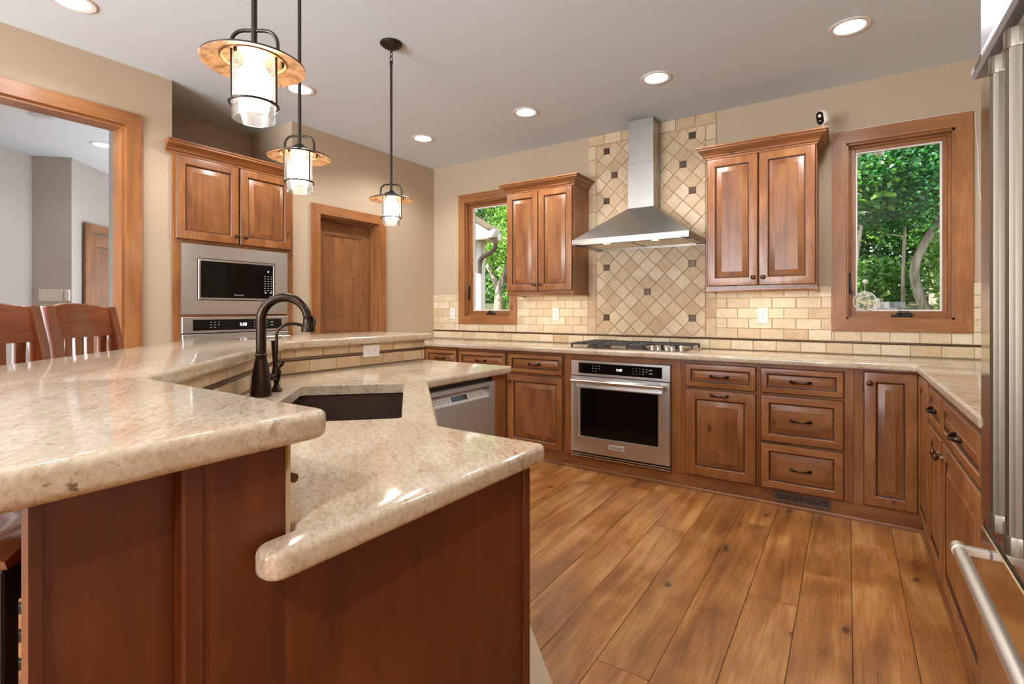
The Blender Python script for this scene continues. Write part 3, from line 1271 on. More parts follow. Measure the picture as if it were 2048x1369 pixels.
DT0, DT1, DB0, DB1 = 0.697, 0.853, 0.105, 0.683
t = base(-3.70, -2.905, 'base cabinet nearest the left corner of the back run, mostly hidden by the island bar')
drawer(t, 0.03, 0.392, DT0, DT1); door(t, 0.03, 0.392, DB0, DB1)
drawer(t, 0.402, 0.783, DT0, DT1); door(t, 0.402, 0.783, DB0, DB1, 0.75, 0.625)
t = base(-2.905, -2.376, 'one-drawer base cabinet under the narrow window, half hidden by the dishwasher end')
drawer(t, 0.011, 0.516, DT0, DT1); door(t, 0.011, 0.516, DB0, DB1, 0.482, 0.625)
t = base(-2.376, -1.835, 'one-drawer base cabinet immediately left of the oven, knob at top left of its door')
drawer(t, 0.015, 0.527, DT0, DT1); door(t, 0.015, 0.527, DB0, DB1, 0.034, 0.625)
# cabinet that frames the oven: open in the middle
OX0, OX1, OZ0, OZ1 = -1.771, -1.014, 0.100, 0.830
t = thing('base_cabinet', 'wood surround cabinet holding the oven under the cooktop', 'cabinet', (-1.835, FY, 0), 0, 'base cabinets along the back wall')
w = 0.887
mb = MB()
mb.box(0.0005, OX0 + 1.835 - 0.002, 0, DEP, 0.098, BASE_TOP)
mb.box(OX1 + 1.835 + 0.002, w - 0.0005, 0, DEP, 0.098, BASE_TOP)
mb.box(OX0 + 1.835 - 0.002, OX1 + 1.835 + 0.002, 0, DEP, OZ1 + 0.002, BASE_TOP, g=(1, 0, 0))
mb.build('cabinet_body', M['cab'], t)
toe(t, w)
t = base(-0.948, -0.467, 'base cabinet right of the oven with one drawer over a pull-out door, two bar handles')
drawer(t, 0.032, 0.468, DT0, DT1)
door(t, 0.032, 0.468, DB0, DB1, pl=(0.250, 0.652), fw=0.066)
t = base(-0.467, 0.030, 'three-drawer base cabinet with a floor vent in its toe board')
drawer(t, 0.013, 0.450, DT0, DT1)
drawer(t, 0.013, 0.450, 0.396, 0.684)
drawer(t, 0.013, 0.450, 0.105, 0.384)
t = base(0.030, 0.336, 'narrow full-door base cabinet at the right end of the back run')
door(t, 0.046, 0.290, DB0, 0.863, 0.073, 0.800)
# floor vent in the toe board
mb = MB()
mb.box(0, 0.30, 0, 0.004, 0, 0.058, mi=1)
for i in range(26):
    mb.box(0.008 + i * 0.011, 0.0125 + i * 0.011, -0.004, 0.0, 0.014, 0.052)
for b in ((0, 0.30, 0, 0.014), (0, 0.30, 0.052, 0.058), (0, 0.008, 0.014, 0.052), (0.292, 0.30, 0.014, 0.052)):
    mb.box(b[0], b[1], -0.005, 0, b[2], b[3])
o = mb.build('floor_vent', [M['gutter'], M['black']], None, (-0.385, FY + 0.0075, 0.0285))
tag(o, 'dark slotted toe-board air vent below the three-drawer cabinet', 'vent')

# --- base cabinets along the right wall (face -x)
FXR = 0.337
def rbase(y0, y1, label):
    t = thing('base_cabinet', label, 'cabinet', (FXR, y0, 0), -PI / 2, 'base cabinets along the right wall')
    carcass(t, y0 - y1, RW - FXR - 0.012, 0.098, BASE_TOP)
    toe(t, y0 - y1)
    return t


t = rbase(3.508, 3.062, 'narrow panelled corner cabinet at the back end of the right run')
door(t, 0.05, 0.436, DB0, 0.863)
t = rbase(3.062, 2.655, 'one-drawer base cabinet in the right run next to the narrow corner cabinet')
drawer(t, 0.012, 0.400, DT0, DT1); door(t, 0.012, 0.400, DB0, DB1, 0.372, 0.625)
t = rbase(2.655, 1.905, 'wider one-drawer base cabinet in the right run against the refrigerator')
drawer(t, 0.012, 0.735, DT0, DT1); door(t, 0.012, 0.735, DB0, DB1, 0.045, 0.625)

# --- countertop on the back and right runs
ct = thing('granite_countertop', 'L-shaped beige granite countertop along the back and right walls', 'countertop', (0, 0, 0))
ce = 3.468
pts = [(LW + 0.003, ce), (0.305, ce), (0.305, 1.905), (RW - 0.003, 1.905), (RW - 0.003, BW - 0.016), (LW + 0.003, BW - 0.016)]
slab('counter_slab', [fillet(pts, [0, 0.012, 0, 0, 0, 0])], 0.877, 0.915, 0.0105, M['granite'], ct)

# --- wall cabinets
CROWN = [(0.0, 0.0), (0.006, 0.0), (0.006, 0.012), (0.014, 0.016), (0.018, 0.030), (0.032, 0.046), (0.050, 0.056), (0.054, 0.060), (0.054, 0.070), (0.064, 0.072), (0.064, 0.082), (0.0, 0.082)]
def wallcab(x0, x1, z0, z1, split, label):
    yf = 3.811
    t = thing('wall_cabinet', label, 'cabinet', (x0, yf, 0), 0, 'wall cabinets flanking the hood')
    w = x1 - x0
    d = BW - yf - 0.016
    mb = MB()
    mb.box(0, w, 0, d, z0 - 0.0, z1 + 0.02, c=0.001)
    mb.build('cabinet_body', M['cab'], t)
    s_ = split - x0
    door(t, 0.006, s_ - 0.002, z0 + 0.016, z1, s_ - 0.030, z0 + 0.07)
    door(t, s_ + 0.002, w - 0.006, z0 + 0.016, z1, s_ + 0.030, z0 + 0.07)
    mb = MB()
    mb.crown(0, w, 0, d, z1 + 0.004, CROWN)
    mb.build('crown_molding', M['cab'], t)
    mb = MB()
    mb.crown(0, w, 0, d, z0 - 0.026, [(-0.02, 0.0), (0.006, 0.0), (0.008, 0.006), (0.004, 0.012), (0.004, 0.026), (-0.02, 0.026)])
    mb.build('light_rail', M['cab'], t)
    mb = MB()
    mb.box(0.03, w - 0.03, 0.05, 0.09, z0 - 0.012, z0 - 0.001)
    st_ = mb.build('under_light', M['strip'], t)
    ld = bpy.data.lights.new('under_light_glow', 'AREA')
    ld.shape = 'RECTANGLE'
    ld.size, ld.size_y = w - 0.08, 0.04
    ld.energy = 1.25
    ld.color = (1.0, 0.93, 0.78)
    lo = bpy.data.objects.new('under_light_glow', ld)
    COL.objects.link(lo)
    lo.parent = t
    lo.location = (w / 2, 0.07, z0 - 0.014)
    return t


wallcab(-2.578, -1.909, 1.365, 2.257, -2.245, 'wall cabinet left of the hood, overlapping the narrow window')
wallcab(-0.846, -0.165, 1.365, 2.285, -0.506, 'wall cabinet right of the hood with a security camera on top')

# --- range hood
HX0, HX1, HY0 = -1.817, -0.918, 3.600
hood = thing('range_hood', 'stainless chimney range hood on the diagonal tile panel', 'range hood', (0, 0, 0))
HYB = BW - 0.016
cxa, cxb, cyf = -1.482, -1.269, 3.928
mb = MB()
z0, z1, z2 = 1.722, 1.765, 2.032
mb.prism([(HX0, HY0), (HX1, HY0), (HX1, HYB), (HX0, HYB)], z0, z1, caps=False, g=(1, 0, 0))
lo_ = [(HX0 + 0.004, HY0 + 0.004), (HX1 - 0.004, HY0 + 0.004), (HX1 - 0.004, HYB), (HX0 + 0.004, HYB)]
hi_ = [(cxa, cyf), (cxb, cyf), (cxb, HYB), (cxa, HYB)]
A = [mb.v((a, b, z1 + 0.001)) for a, b in lo_]
B = [mb.v((a, b, z2)) for a, b in hi_]
for i in range(4):
    mb.f([A[i], A[(i + 1) % 4], B[(i + 1) % 4], B[i]], 0, (1, 0, 0))
mb.f(A[::-1]); mb.f(B)
# underside frame
for b in ((HX0 + 0.001, HX1 - 0.001, HY0 + 0.001, HY0 + 0.085), (HX0 + 0.001, HX1 - 0.001, HYB - 0.05, HYB), (HX0 + 0.001, HX0 + 0.06, HY0, HYB), (HX1 - 0.06, HX1 - 0.001, HY0, HYB)):
    mb.box(b[0], b[1], b[2], b[3], z0 + 0.002, z0 + 0.008)
mb.build('hood_canopy', M['steel_h'], hood)
mb = MB()
mb.box(cxa + 0.004, cxb - 0.004, cyf + 0.004, HYB, 2.375, CEIL - 0.002, c=0.002, g=(1, 0, 0))
mb.box(cxa, cxb, cyf, HYB, z2 - 0.002, 2.385, c=0.002, g=(1, 0, 0))
mb.build('chimney', M['steel_h'], hood)
for a, b in ((HX0 + 0.065, (HX0 + HX1) / 2 - 0.008), ((HX0 + HX1) / 2 + 0.008, HX1 - 0.065)):
    onebox('grease_filter', M['filter'], (a, b, HY0 + 0.09, HYB - 0.055, z0 + 0.006, z0 + 0.018), hood)
for xx in (-1.541, -1.165):
    mb = MB()
    mb.lathe([(0.036, 0.004), (0.036, -0.003), (0.028, -0.004), (0.027, 0.0), (0.027, 0.004)], xx, HY0 + 0.042, z0 + 0.002, 20)
    r_ = mb.build('lamp_ring', M['chrome'], hood)
    mb = MB()
    mb.lathe([(0.0, -0.002), (0.026, -0.002), (0.026, 0.003)], xx, HY0 + 0.042, z0 + 0.002, 20)
    mb.build('lamp_lens', M['lens'], r_)
    ld = bpy.data.lights.new('hood_glow', 'SPOT')
    ld.energy = 6
    ld.spot_size = 2.0
    ld.spot_blend = 0.8
    ld.shadow_soft_size = 0.025
    ld.color = (1.0, 0.93, 0.82)
    lo = bpy.data.objects.new('hood_glow', ld)
    COL.objects.link(lo)
    lo.parent = hood
    lo.location = (xx, HY0 + 0.042, z0 - 0.006)
for xx in (-1.416, -1.397, -1.350, -1.331):
    mb = MB()
    mb.box(xx - 0.005, xx + 0.005, HY0 - 0.0015, HY0, 1.750, 1.760)
    mb.build('control_button', M['print'], hood)

# ------------------------------------------------------------------ ovens and microwave
def prints(parent, spots, y, mat='print', name='panel_marks'):
    mb = MB()
    for (xx, zz, w_, h_) in spots:
        mb.box(xx - w_ / 2, xx + w_ / 2, y - 0.0006, y, zz - h_ / 2, zz + h_ / 2)
    return mb.build(name, M[mat], parent)


def control_panel(t, w, z0, z1, gx0, gx1, gz0, gz1, yf):
    mb = MB()
    mb.ringed(0.0, w, z0, z1, 0.02, [(0, 0, 0), (0, 0.02 - yf - 0.002, 0), (0.002, 0.02 - yf, 0)], g=(1, 0, 0))
    p = mb.build('control_panel', M['steel'], t)
    mb = MB()
    mb.box(gx0, gx1, yf - 0.002, yf + 0.001, gz0, gz1, c=0.001)
    gl = mb.build('panel_glass', M['blackglass'], p)
    zc = (gz0 + gz1) / 2
    k = (gz1 - gz0) / 0.080
    sp = []
    for r_ in range(3):
        for c_ in range(3):
            if r_ == 2 and c_ == 2: continue
            sp.append((gx0 + 0.120 + c_ * 0.026, zc + (0.021 - r_ * 0.020) * k, 0.011, 0.004))
    for r_ in range(3):
        for c_ in range(5):
            if r_ == 2 and c_ == 4: continue
            ww = 0.004 if c_ < 3 else 0.012
            sp.append((gx0 + 0.430 + c_ * 0.025, zc + (0.019 - r_ * 0.018) * k, ww, 0.005))
    sp += [(gx1 - 0.080, zc + 0.013 * k, 0.022, 0.007), (gx1 - 0.080, zc - 0.010 * k, 0.026, 0.005)]
    prints(gl, sp, yf - 0.002)
    text('clock_digits', '1:18', 0.026 * k, M['digits'], gl, (gx0 + 0.325, yf - 0.0025, zc), FRONT)
    return p


def bar_handle(t, x0, x1, y, z, yf, r=0.0125):
    mb = MB()
    mb.tube([(x0, y, z), (x1, y, z)], r, 14, g=(1, 0, 0))
    for xx in (x0, x1):
        s_ = 1 if xx == x0 else -1
        mb.tube([(xx, y, z), (xx + s_ * 0.030, y, z)], r * 1.18, 14)
        mb.tube([(xx - s_ * 0.004, y, z), (xx, y, z)], r * 1.1, 14)
        mb.box(xx + s_ * 0.006, xx + s_ * 0.026, y, yf, z - 0.010, z + 0.010, c=0.003)
    return mb.build('handle', M['chrome'], t)


# oven under the cooktop
ov = thing('built_in_oven', 'built-in stainless oven with black window under the cooktop', 'oven', (OX0, FY, 0))
W_ = OX1 - OX0
onebox('oven_body', M['black'], (0.004, W_ - 0.004, 0.02, 0.55, OZ0 + 0.004, OZ1 - 0.004), ov)
control_panel(ov, W_, 0.716, OZ1, 0.062, 0.701, 0.735, 0.813, -0.026)
yd = -0.034
mb = MB()
mb.ringed(0, W_, 0.136, 0.712, 0.02, [(0, 0, 0), (0, 0.02 - yd - 0.003, 0), (0.003, 0.02 - yd, 0)], fill=False)
# door face with window opening
wx0, wx1, wz0, wz1 = 0.056, 0.692, 0.255, 0.624
outer = [(0.003, 0.139), (W_ - 0.003, 0.139), (W_ - 0.003, 0.709), (0.003, 0.709)]
inner = [(wx0, wz0), (wx1, wz0), (wx1, wz1), (wx0, wz1)]
O_ = [mb.v((a, yd, b)) for a, b in outer]
I_ = [mb.v((a, yd, b)) for a, b in inner]
J_ = [mb.v((a + (0.022 if a < 0.3 else -0.022), yd + 0.012, b + (0.004 if b < 0.4 else -0.004))) for a, b in inner]
for i in range(4):
    j = (i + 1) % 4
    mb.f([O_[i], O_[j], I_[j], I_[i]], 0, (1, 0, 0))
    mb.f([I_[i], I_[j], J_[j], J_[i]], 0, (1, 0, 0))
dr = mb.build('oven_door', M['steel'], ov, recalc=False)
onebox('oven_window', M['blackglass'], (wx0 + 0.018, wx1 - 0.018, yd + 0.010, yd + 0.016, wz0 + 0.002, wz1 - 0.002), dr)
bar_handle(dr, 0.030, W_ - 0.070 + 0.034, yd - 0.050, 0.682, yd)
# sloped deflector under the handle
mb = MB()
mb.prism([(yd, 0.690), (yd - 0.004, 0.686), (yd - 0.012, 0.632), (yd, 0.628)], 0.050, W_ - 0.052, lambda a, b, h: (h, a, b), g=(1, 0, 0))
mb.build('deflector', M['steel'], dr)
mb = MB()
mb.box(0.310, 0.434, yd - 0.003, yd, 0.188, 0.223, c=0.001)
bd = mb.build('badge', M['badge'], dr)
text('badge_lettering', 'KitchenAid', 0.021, M['ink'], bd, (0.372, yd - 0.0032, 0.206), FRONT)
mb = MB()
for z0_, z1_ in ((0.101, 0.108), (0.117, 0.124)):
    mb.box(0.0, W_, -0.026, 0.02, z0_, z1_)
mb.build('vent_trim', M['steel'], ov)

# tall oven cabinet in the alcove (faces +x)
TX, TY = -3.728, 1.557
tc = thing('oven_cabinet', 'tall wood cabinet in the left alcove housing the microwave and upper oven', 'cabinet', (TX, TY, 0), PI / 2)
TW = 0.868
dpt = 4.355 + TX
mz0, mz1, oz0, oz1 = 1.183, 1.664, 0.440, 1.163
mb = MB()
mb.box(0, 0.047, 0, dpt, 0.0, 2.27)
mb.box(TW - 0.047, TW, 0, dpt, 0.0, 2.27)
mb.box(0.047, TW - 0.047, 0, dpt, mz1 - 0.006, 2.27, g=(1, 0, 0))
mb.box(0.047, TW - 0.047, 0, dpt, oz1 - 0.004, mz0 + 0.004, g=(1, 0, 0))
mb.box(0.047, TW - 0.047, 0, dpt, 0.0, oz0 + 0.004, g=(1, 0, 0))
mb.build('cabinet_body', M['cab'], tc)
door(tc, 0.008, 0.424, 1.690, 2.252, 0.394, 1.745)
door(tc, 0.434, 0.842, 1.690, 2.252, 0.464, 1.745)
mb = MB()
prof = [(0, 0), (-0.006, 0.0), (-0.006, 0.012), (-0.016, 0.018), (-0.022, 0.034), (-0.040, 0.050), (-0.056, 0.058), (-0.056, 0.070), (-0.064, 0.072), (-0.064, 0.082), (0, 0.082)]
mb.prism([(a + 0.0, b + 2.256) for a, b in prof], -0.050, TW + 0.002, lambda a, b, h: (h, a, b), g=(1, 0, 0))
mb.build('crown_molding', M['cab'], tc)

mw = thing('microwave', 'built-in stainless microwave with black door in the oven cabinet', 'microwave', (TX, TY, 0), PI / 2)
x0, x1 = 0.043, 0.811
mb = MB()
f0, f1, g0, g1 = 0.141, 0.706, 1.280, 1.572
yt = -0.016
outer = [(x0, mz0), (x1, mz0), (x1, mz1), (x0, mz1)]
inner = [(f0, g0), (f1, g0), (f1, g1), (f0, g1)]
O0 = [mb.v((a, -0.001, b)) for a, b in outer]
O_ = [mb.v((a, yt, b)) for a, b in outer]
I_ = [mb.v((a, yt, b)) for a, b in inner]
I2 = [mb.v((a, 0.01, b)) for a, b in inner]
for i in range(4):
    j = (i + 1) % 4
    mb.f([O0[i], O0[j], O_[j], O_[i]], 0, (1, 0, 0))
    mb.f([O_[i], O_[j], I_[j], I_[i]], 0, (1, 0, 0))
    mb.f([I_[i], I_[j], I2[j], I2[i]], 1, (1, 0, 0))
mb.build('trim_kit', [M['steel'], M['black']], mw)
onebox('microwave_body', M['black'], (f0 + 0.002, f1 - 0.002, 0.008, 0.40, g0 + 0.002, g1 - 0.002), mw)
mb = MB()
mb.ringed(f0 + 0.005, f1 - 0.005, g0 + 0.005, g1 - 0.005, 0.007, [(0, 0, 0), (0, 0.026, 0), (0.002, 0.028, 0), (0.013, 0.028, 0), (0.014, 0.026, 0)], fill=False)
fr = mb.build('door_frame', M['steel'], mw)
onebox('door_glass', M['blackglass'], (f0 + 0.018, 0.596, -0.020, 0.004, g0 + 0.018, g1 - 0.018), fr)
kp = onebox('keypad', M['blackglass'], (0.598, f1 - 0.018, -0.020, 0.004, g0 + 0.018, g1 - 0.018), mw)
sp = []
for r_ in range(7):
    for c_ in range(3):
        sp.append((0.622 + c_ * 0.026, 1.468 - r_ * 0.018, 0.014, 0.005))
sp += [(0.627, 1.345, 0.018, 0.012), (0.670, 1.345, 0.018, 0.012)]
prints(kp, sp, -0.020)
prints(kp, [(0.647, 1.505, 0.006, 0.010)], -0.020, 'digits', 'clock_digits')
text('door_lettering', 'KitchenAid', 0.015, M['print'], fr, (0.423, -0.0205, 1.320), FRONT)

uo = thing('built_in_oven', 'upper built-in stainless oven below the microwave in the oven cabinet', 'oven', (TX, TY, 0), PI / 2)
mbT = x0
onebox('oven_body', M['black'], (0.050, TW - 0.050, 0.008, 0.55, oz0 + 0.006, oz1 - 0.006), uo)
p_ = thing('tmp', None, None)
bpy.data.objects.remove(p_)
mb = MB()
mb.ringed(x0, x1, 1.054, oz1, 0.0, [(0, 0, 0), (0, 0.020, 0), (0.002, 0.022, 0)], g=(1, 0, 0))
p_ = mb.build('control_panel', M['steel'], uo)
mb = MB()
gx0, gx1 = 0.107, 0.755
mb.box(gx0, gx1, -0.024, -0.021, 1.070, 1.146, c=0.001)
gl = mb.build('panel_glass', M['blackglass'], p_)
zc = 1.108
sp = [(gx0 + 0.120 + c_ * 0.026, zc + 0.020 - r_ * 0.019, 0.012, 0.004) for r_ in range(3) for c_ in range(3) if not (r_ == 2 and c_ == 2)]
sp += [(gx0 + 0.43 + c_ * 0.025, zc + 0.019 - r_ * 0.018, 0.006, 0.005) for r_ in range(3) for c_ in range(5)]
sp += [(gx1 - 0.08, zc + 0.013, 0.022, 0.007), (gx1 - 0.08, zc - 0.010, 0.026, 0.005)]
prints(gl, sp, -0.024)
text('clock_digits', '1:18', 0.030, M['digits'], gl, (gx0 + 0.345, -0.0245, zc), FRONT)
mb = MB()
mb.ringed(x0, x1, oz0, 1.046, 0.0, [(0, 0, 0), (0, 0.026, 0), (0.002, 0.028, 0)], g=(1, 0, 0))
dr = mb.build('oven_door', M['steel'], uo)
onebox('oven_window', M['blackglass'], (x0 + 0.07, x1 - 0.07, -0.0295, -0.027, oz0 + 0.10, 0.95), dr)
bar_handle(dr, x0 + 0.03, x1 - 0.03, -0.080, 1.006, -0.028)

# ------------------------------------------------------------------ cooktop
ck = thing('gas_cooktop', 'five-burner stainless gas cooktop with black grates set into the counter above the oven', 'cooktop', (-1.375, 3.800, 0.915))
mb = MB()
hw, hd_ = 0.452, 0.262
mb.ringed(-hw, hw, -hd_, hd_, 0, [(0, 0, 0)], fill=False) if False else None
L_ = fillet([(-hw, -hd_), (hw, -hd_), (hw, hd_), (-hw, hd_)], 0.02)
L2 = fillet([(-hw + 0.008, -hd_ + 0.008), (hw - 0.008, -hd_ + 0.008), (hw - 0.008, hd_ - 0.008), (-hw + 0.008, hd_ - 0.008)], 0.018)
L3 = fillet([(-hw + 0.03, -hd_ + 0.03), (hw - 0.03, -hd_ + 0.03), (hw - 0.03, hd_ - 0.03), (-hw + 0.03, hd_ - 0.03)], 0.014)
R0 = [mb.v((a, b, 0.0005)) for a, b in L_]
R1 = [mb.v((a, b, 0.006)) for a, b in L_]
R2 = [mb.v((a, b, 0.011)) for a, b in L2]
R3 = [mb.v((a, b, 0.007)) for a, b in L3]
for P, Q in ((R0, R1), (R1, R2), (R2, R3)):
    for i in range(len(P)):
        mb.f([P[i], P[(i + 1) % len(P)], Q[(i + 1) % len(P)], Q[i]], smooth=True)
mb.f(R3); mb.f(R0[::-1])
mb.build('cooktop_tray', M['chrome'], ck)
burn = [(-0.30, -0.12, 0.036), (-0.30, 0.12, 0.044), (0.0, 0.02, 0.055), (0.27, 0.13, 0.036), (-0.02, -0.17, 0.028)]
for bx, by, br in burn[:4] + [(0.10, -0.13, 0.032)]:
    mb = MB()
    mb.lathe([(br + 0.012, 0.007), (br + 0.010, 0.014), (br, 0.018), (br * 0.98, 0.024), (br * 0.4, 0.027), (0, 0.027)], bx, by, 0, 20)
    mb.build('burner', M['iron'], ck)


def grate(x0, x1, y0, y1):
    mb = MB()
    z = 0.044
    b = 0.010
    for yy in (y0, y1):
        mb.box(x0, x1, yy - b / 2, yy + b / 2, z - 0.012, z, c=0.002)
    for xx in (x0, x1):
        mb.box(xx - b / 2, xx + b / 2, y0, y1, z - 0.012, z, c=0.002)
    ym = (y0 + y1) / 2
    xm = (x0 + x1) / 2
    mb.box(x0, x1, ym - b / 2, ym + b / 2, z - 0.010, z, c=0.002)
    for s_ in (-1, 1):
        yc = ym + s_ * (y1 - y0) / 4
        for a, c_ in ((x0, xm - 0.03), (xm + 0.03, x1)):
            mb.box(a, c_, yc - b / 2, yc + b / 2, z - 0.008, z + 0.002, c=0.002)
        mb.box(xm - b / 2, xm + b / 2, min(ym + s_ * 0.0, ym + s_ * (y1 - y0) / 2), max(ym, ym + s_ * (y1 - y0) / 2), z - 0.008, z + 0.002, c=0.002)
    for xx in (x0, x1):
        for yy in (y0, y1):
            mb.prism([(xx - 0.006, yy - 0.006), (xx + 0.006, yy - 0.006), (xx + 0.006, yy + 0.006), (xx - 0.006, yy + 0.006)], 0.008, z - 0.01)
    return mb.build('grate', M['iron'], ck)


grate(-0.425, -0.155, -0.235, 0.235)
grate(-0.145, 0.135, -0.235, 0.235)
grate(0.145, 0.425, 0.02, 0.235)
for i, (kx, ky) in enumerate(((0.19, -0.17), (0.245, -0.20), (0.285, -0.13), (0.335, -0.17), (0.38, -0.10))):
    mb = MB()
    mb.lathe([(0.024, 0.007), (0.024, 0.011), (0.019, 0.013), (0.018, 0.034), (0.016, 0.037), (0, 0.037)], kx, ky, 0, 18)
    mb.box(kx - 0.004, kx + 0.004, ky - 0.018, ky + 0.018, 0.034, 0.042, c=0.002)
    mb.build('control_knob', M['chrome'], ck)

# ------------------------------------------------------------------ outlets and switches
def outlet(name, label, loc, rotz, horiz=False, gfci=False, group=None):
    t = thing(name, label, 'outlet', loc, rotz, group)
    w, h = (0.112, 0.068) if horiz else (0.070, 0.116)
    mb = MB()
    mb.ringed(-w / 2, w / 2, -h / 2, h / 2, 0, [(0, 0, 0), (0, 0.003, 0), (0.003, 0.006, 0)])
    p = mb.build('cover_plate', M['white'], t)
    mb = MB()
    if horiz:
        mb.box(-0.034, 0.034, -0.0075, -0.006, -0.0165, 0.0165, c=0.001)
        q = [(-0.017, 0), (0.017, 0)]
    else:
        mb.box(-0.0165, 0.0165, -0.0075, -0.006, -0.034, 0.034, c=0.001)
        q = [(0, -0.019), (0, 0.019)]
    mb.build('receptacle', M['white'], t)
    mb = MB()
    for a, b in q:
        if horiz:
            for s_ in (-1, 1):
                mb.box(a - 0.004, a + 0.004, -0.0082, -0.0075, b + s_ * 0.0063 - 0.001, b + s_ * 0.0063 + 0.001)
            mb.lathe([(0, 0.0007), (0.0024, 0.0007), (0.0024, 0)], a - 0.009, -0.0075, b, 10, 'y')
        else:
            for s_ in (-1, 1):
                mb.box(a + s_ * 0.0063 - 0.001, a + s_ * 0.0063 + 0.001, -0.0082, -0.0075, b - 0.001, b + 0.007)
            mb.lathe([(0, 0.0007), (0.0024, 0.0007), (0.0024, 0)], a, -0.0075, b - 0.007, 10, 'y')
    mb.build('slots', M['slot'], t)
    return t


TY_ = BW - 0.0138
outlet('wall_outlet', 'white outlet plate left of the narrow window near the corner', (-3.468, TY_, 1.174), 0, group='white outlets on the back wall')
outlet('wall_outlet', 'white outlet plate under the wall cabinet left of the hood', (-2.234, TY_, 1.172), 0, group='white outlets on the back wall')
outlet('wall_outlet', 'white outlet plate under the wall cabinet right of the hood', (-0.516, TY_, 1.170), 0, group='white outlets on the back wall')

# ------------------------------------------------------------------ island
SQ = math.sqrt(0.5)
def qs(q, s):      # along / across the diagonal part of the island
    return ((s - q) * SQ, (s + q) * SQ)


isl = thing('kitchen_island', 'angled two-level wood island with stone-tiled knee wall', 'island', (0, 0, 0))
KE = 2.270
TF = -0.83       # x+y of the tiled face on the diagonal
face = [(-0.640, 0.402), (TF - 0.402, 0.402), (-2.152, TF + 2.152), (-2.152, KE)]
back = [(-2.285, KE), (-2.285, -1.02 + 2.285), (-1.02 - 0.290, 0.290), (-0.640, 0.290)]
mb = MB()
mb.prism(face + back, 0, 1.0315, g=(0, 0, 1))
mb.build('knee_wall', M['island'], isl)
# wing panel at the seating end, stile, end panels
mb = MB()
mb.box(-0.664, -0.652, 0.150, 0.289, 0, 1.0315)
mb.box(-0.668, -0.646, 0.146, 0.156, 0, 1.0315)
mb.build('wing_panel', M['island'], isl)
mb = MB()
mb.box(-0.652, -0.628, 0.272, 0.296, 0, 1.0315, c=0.003)
mb.build('corner_stile', M['island'], isl)
mb = MB()
mb.box(-0.640, -0.634, 0.296, 0.4005, 0, 1.0315)
mb.prism([(-0.640, 0.4005), (-0.634, 0.4005), (-0.593, 0.940), (-0.599, 0.940)], 0, 0.8765)
mb.build('end_panel', M['island'], isl)
mb = MB()
mb.box(-0.612, -0.587, 0.934, 0.960, 0, 0.8765, c=0.003)
mb.build('corner_stile', M['island'], isl)
# cabinet fronts under the low counter (shell only, the sink hangs inside)
fx, fy, fd = -1.510, 0.945, 0.055
mb = MB()
mb.prism([(-0.613, fy), (-0.613, fy - 0.02), (fd - fy + 0.02 - 0.028, fy - 0.02), (fd - fy, fy)], 0.0, 0.8765)
mb.build('cabinet_front', M['cab'], isl)
mb = MB()
c1 = (fd - fy, fy)
c2 = (fx, fd - fx)
mb.prism([c1, (c1[0] - 0.014, c1[1] - 0.014), (c2[0] - 0.014, c2[1] - 0.014), c2], 0.0, 0.8765)
mb.build('cabinet_front', M['cab'], isl)
mb = MB()
mb.prism([(fx, 2.093), (fx, 2.212), (-2.15, 2.212), (-2.15, 2.093)], 0.0, 0.8765)
mb.build('end_panel', M['cab'], isl)
# island tile: three faces
mb = MB()
rows = [(0.915, 0.975), (0.987, 1.0315)]
ri = random.Random(9)
bricks(mb, 0.0, abs(face[1][0] - face[0][0]) - 0.006, rows, lambda a, b, h: (face[0][0] + 0.004 - a, 0.402 + h + 0.002, b), rnd=ri, shift=0.03)
dl = (Vector(face[2]) - Vector(face[1])).length
bricks(mb, 0.004, dl - 0.004, rows, lambda a, b, h: (face[1][0] - a * SQ + (h + 0.002) * SQ, face[1][1] + a * SQ + (h + 0.002) * SQ, b), rnd=ri, shift=0.06)
bricks(mb, 0.006, KE - face[2][1], rows, lambda a, b, h: (-2.152 + h + 0.002, face[2][1] + a, b), rnd=ri)
tl = mb.build('knee_wall_tiles', M['tile_d'], isl)
mb = MB()
pr = [(face[0][0] + 0.012, 0.402), face[1], face[2], (face[3][0], face[3][1] + 0.001)]
for p, q, (nx, ny) in zip(pr[:-1], pr[1:], ((0, 1), (SQ, SQ), (1, 0))):
    mb.prism([p, q, (q[0] + nx * 0.003, q[1] + ny * 0.003), (p[0] + nx * 0.003, p[1] + ny * 0.003)], 0.90, 1.0315)
mb.build('grout', M['grout'], isl)
mb = MB()
of = 0.010
mb.tube([(face[0][0] + 0.010, 0.402 + of, 0.981), (face[1][0] + of * 0.41, 0.402 + of, 0.981), (face[2][0] + of, face[2][1] + of * 0.41, 0.981), (face[3][0] + of, KE, 0.981)], 0.0066, 8)
mb.build('pencil_liner', M['liner'], isl)
outlet('island_outlet', 'white horizontal outlet plate on the tiled knee wall of the island', (-2.1395, 1.853, 0.993), PI / 2, True)

# bar top
bar_pts = [(-0.608, 0.460), (-0.77 - 0.460, 0.460), (-2.112, -0.77 + 2.112), (-2.112, 2.318), (-2.600, 2.318), (-2.600, -1.452 + 2.600), (-1.452 + 0.015, -0.015), (-0.608, -0.015)]
bar = thing('raised_bar_counter', 'raised beige granite bar top wrapping the seating side of the island', 'countertop')
slab('bar_slab', [fillet(bar_pts, [0.028, 0.015, 0.015, 0.02, 0.03, 0.03, 0.03, 0.028])], 1.032, 1.070, 0.0105, M['granite'], bar)

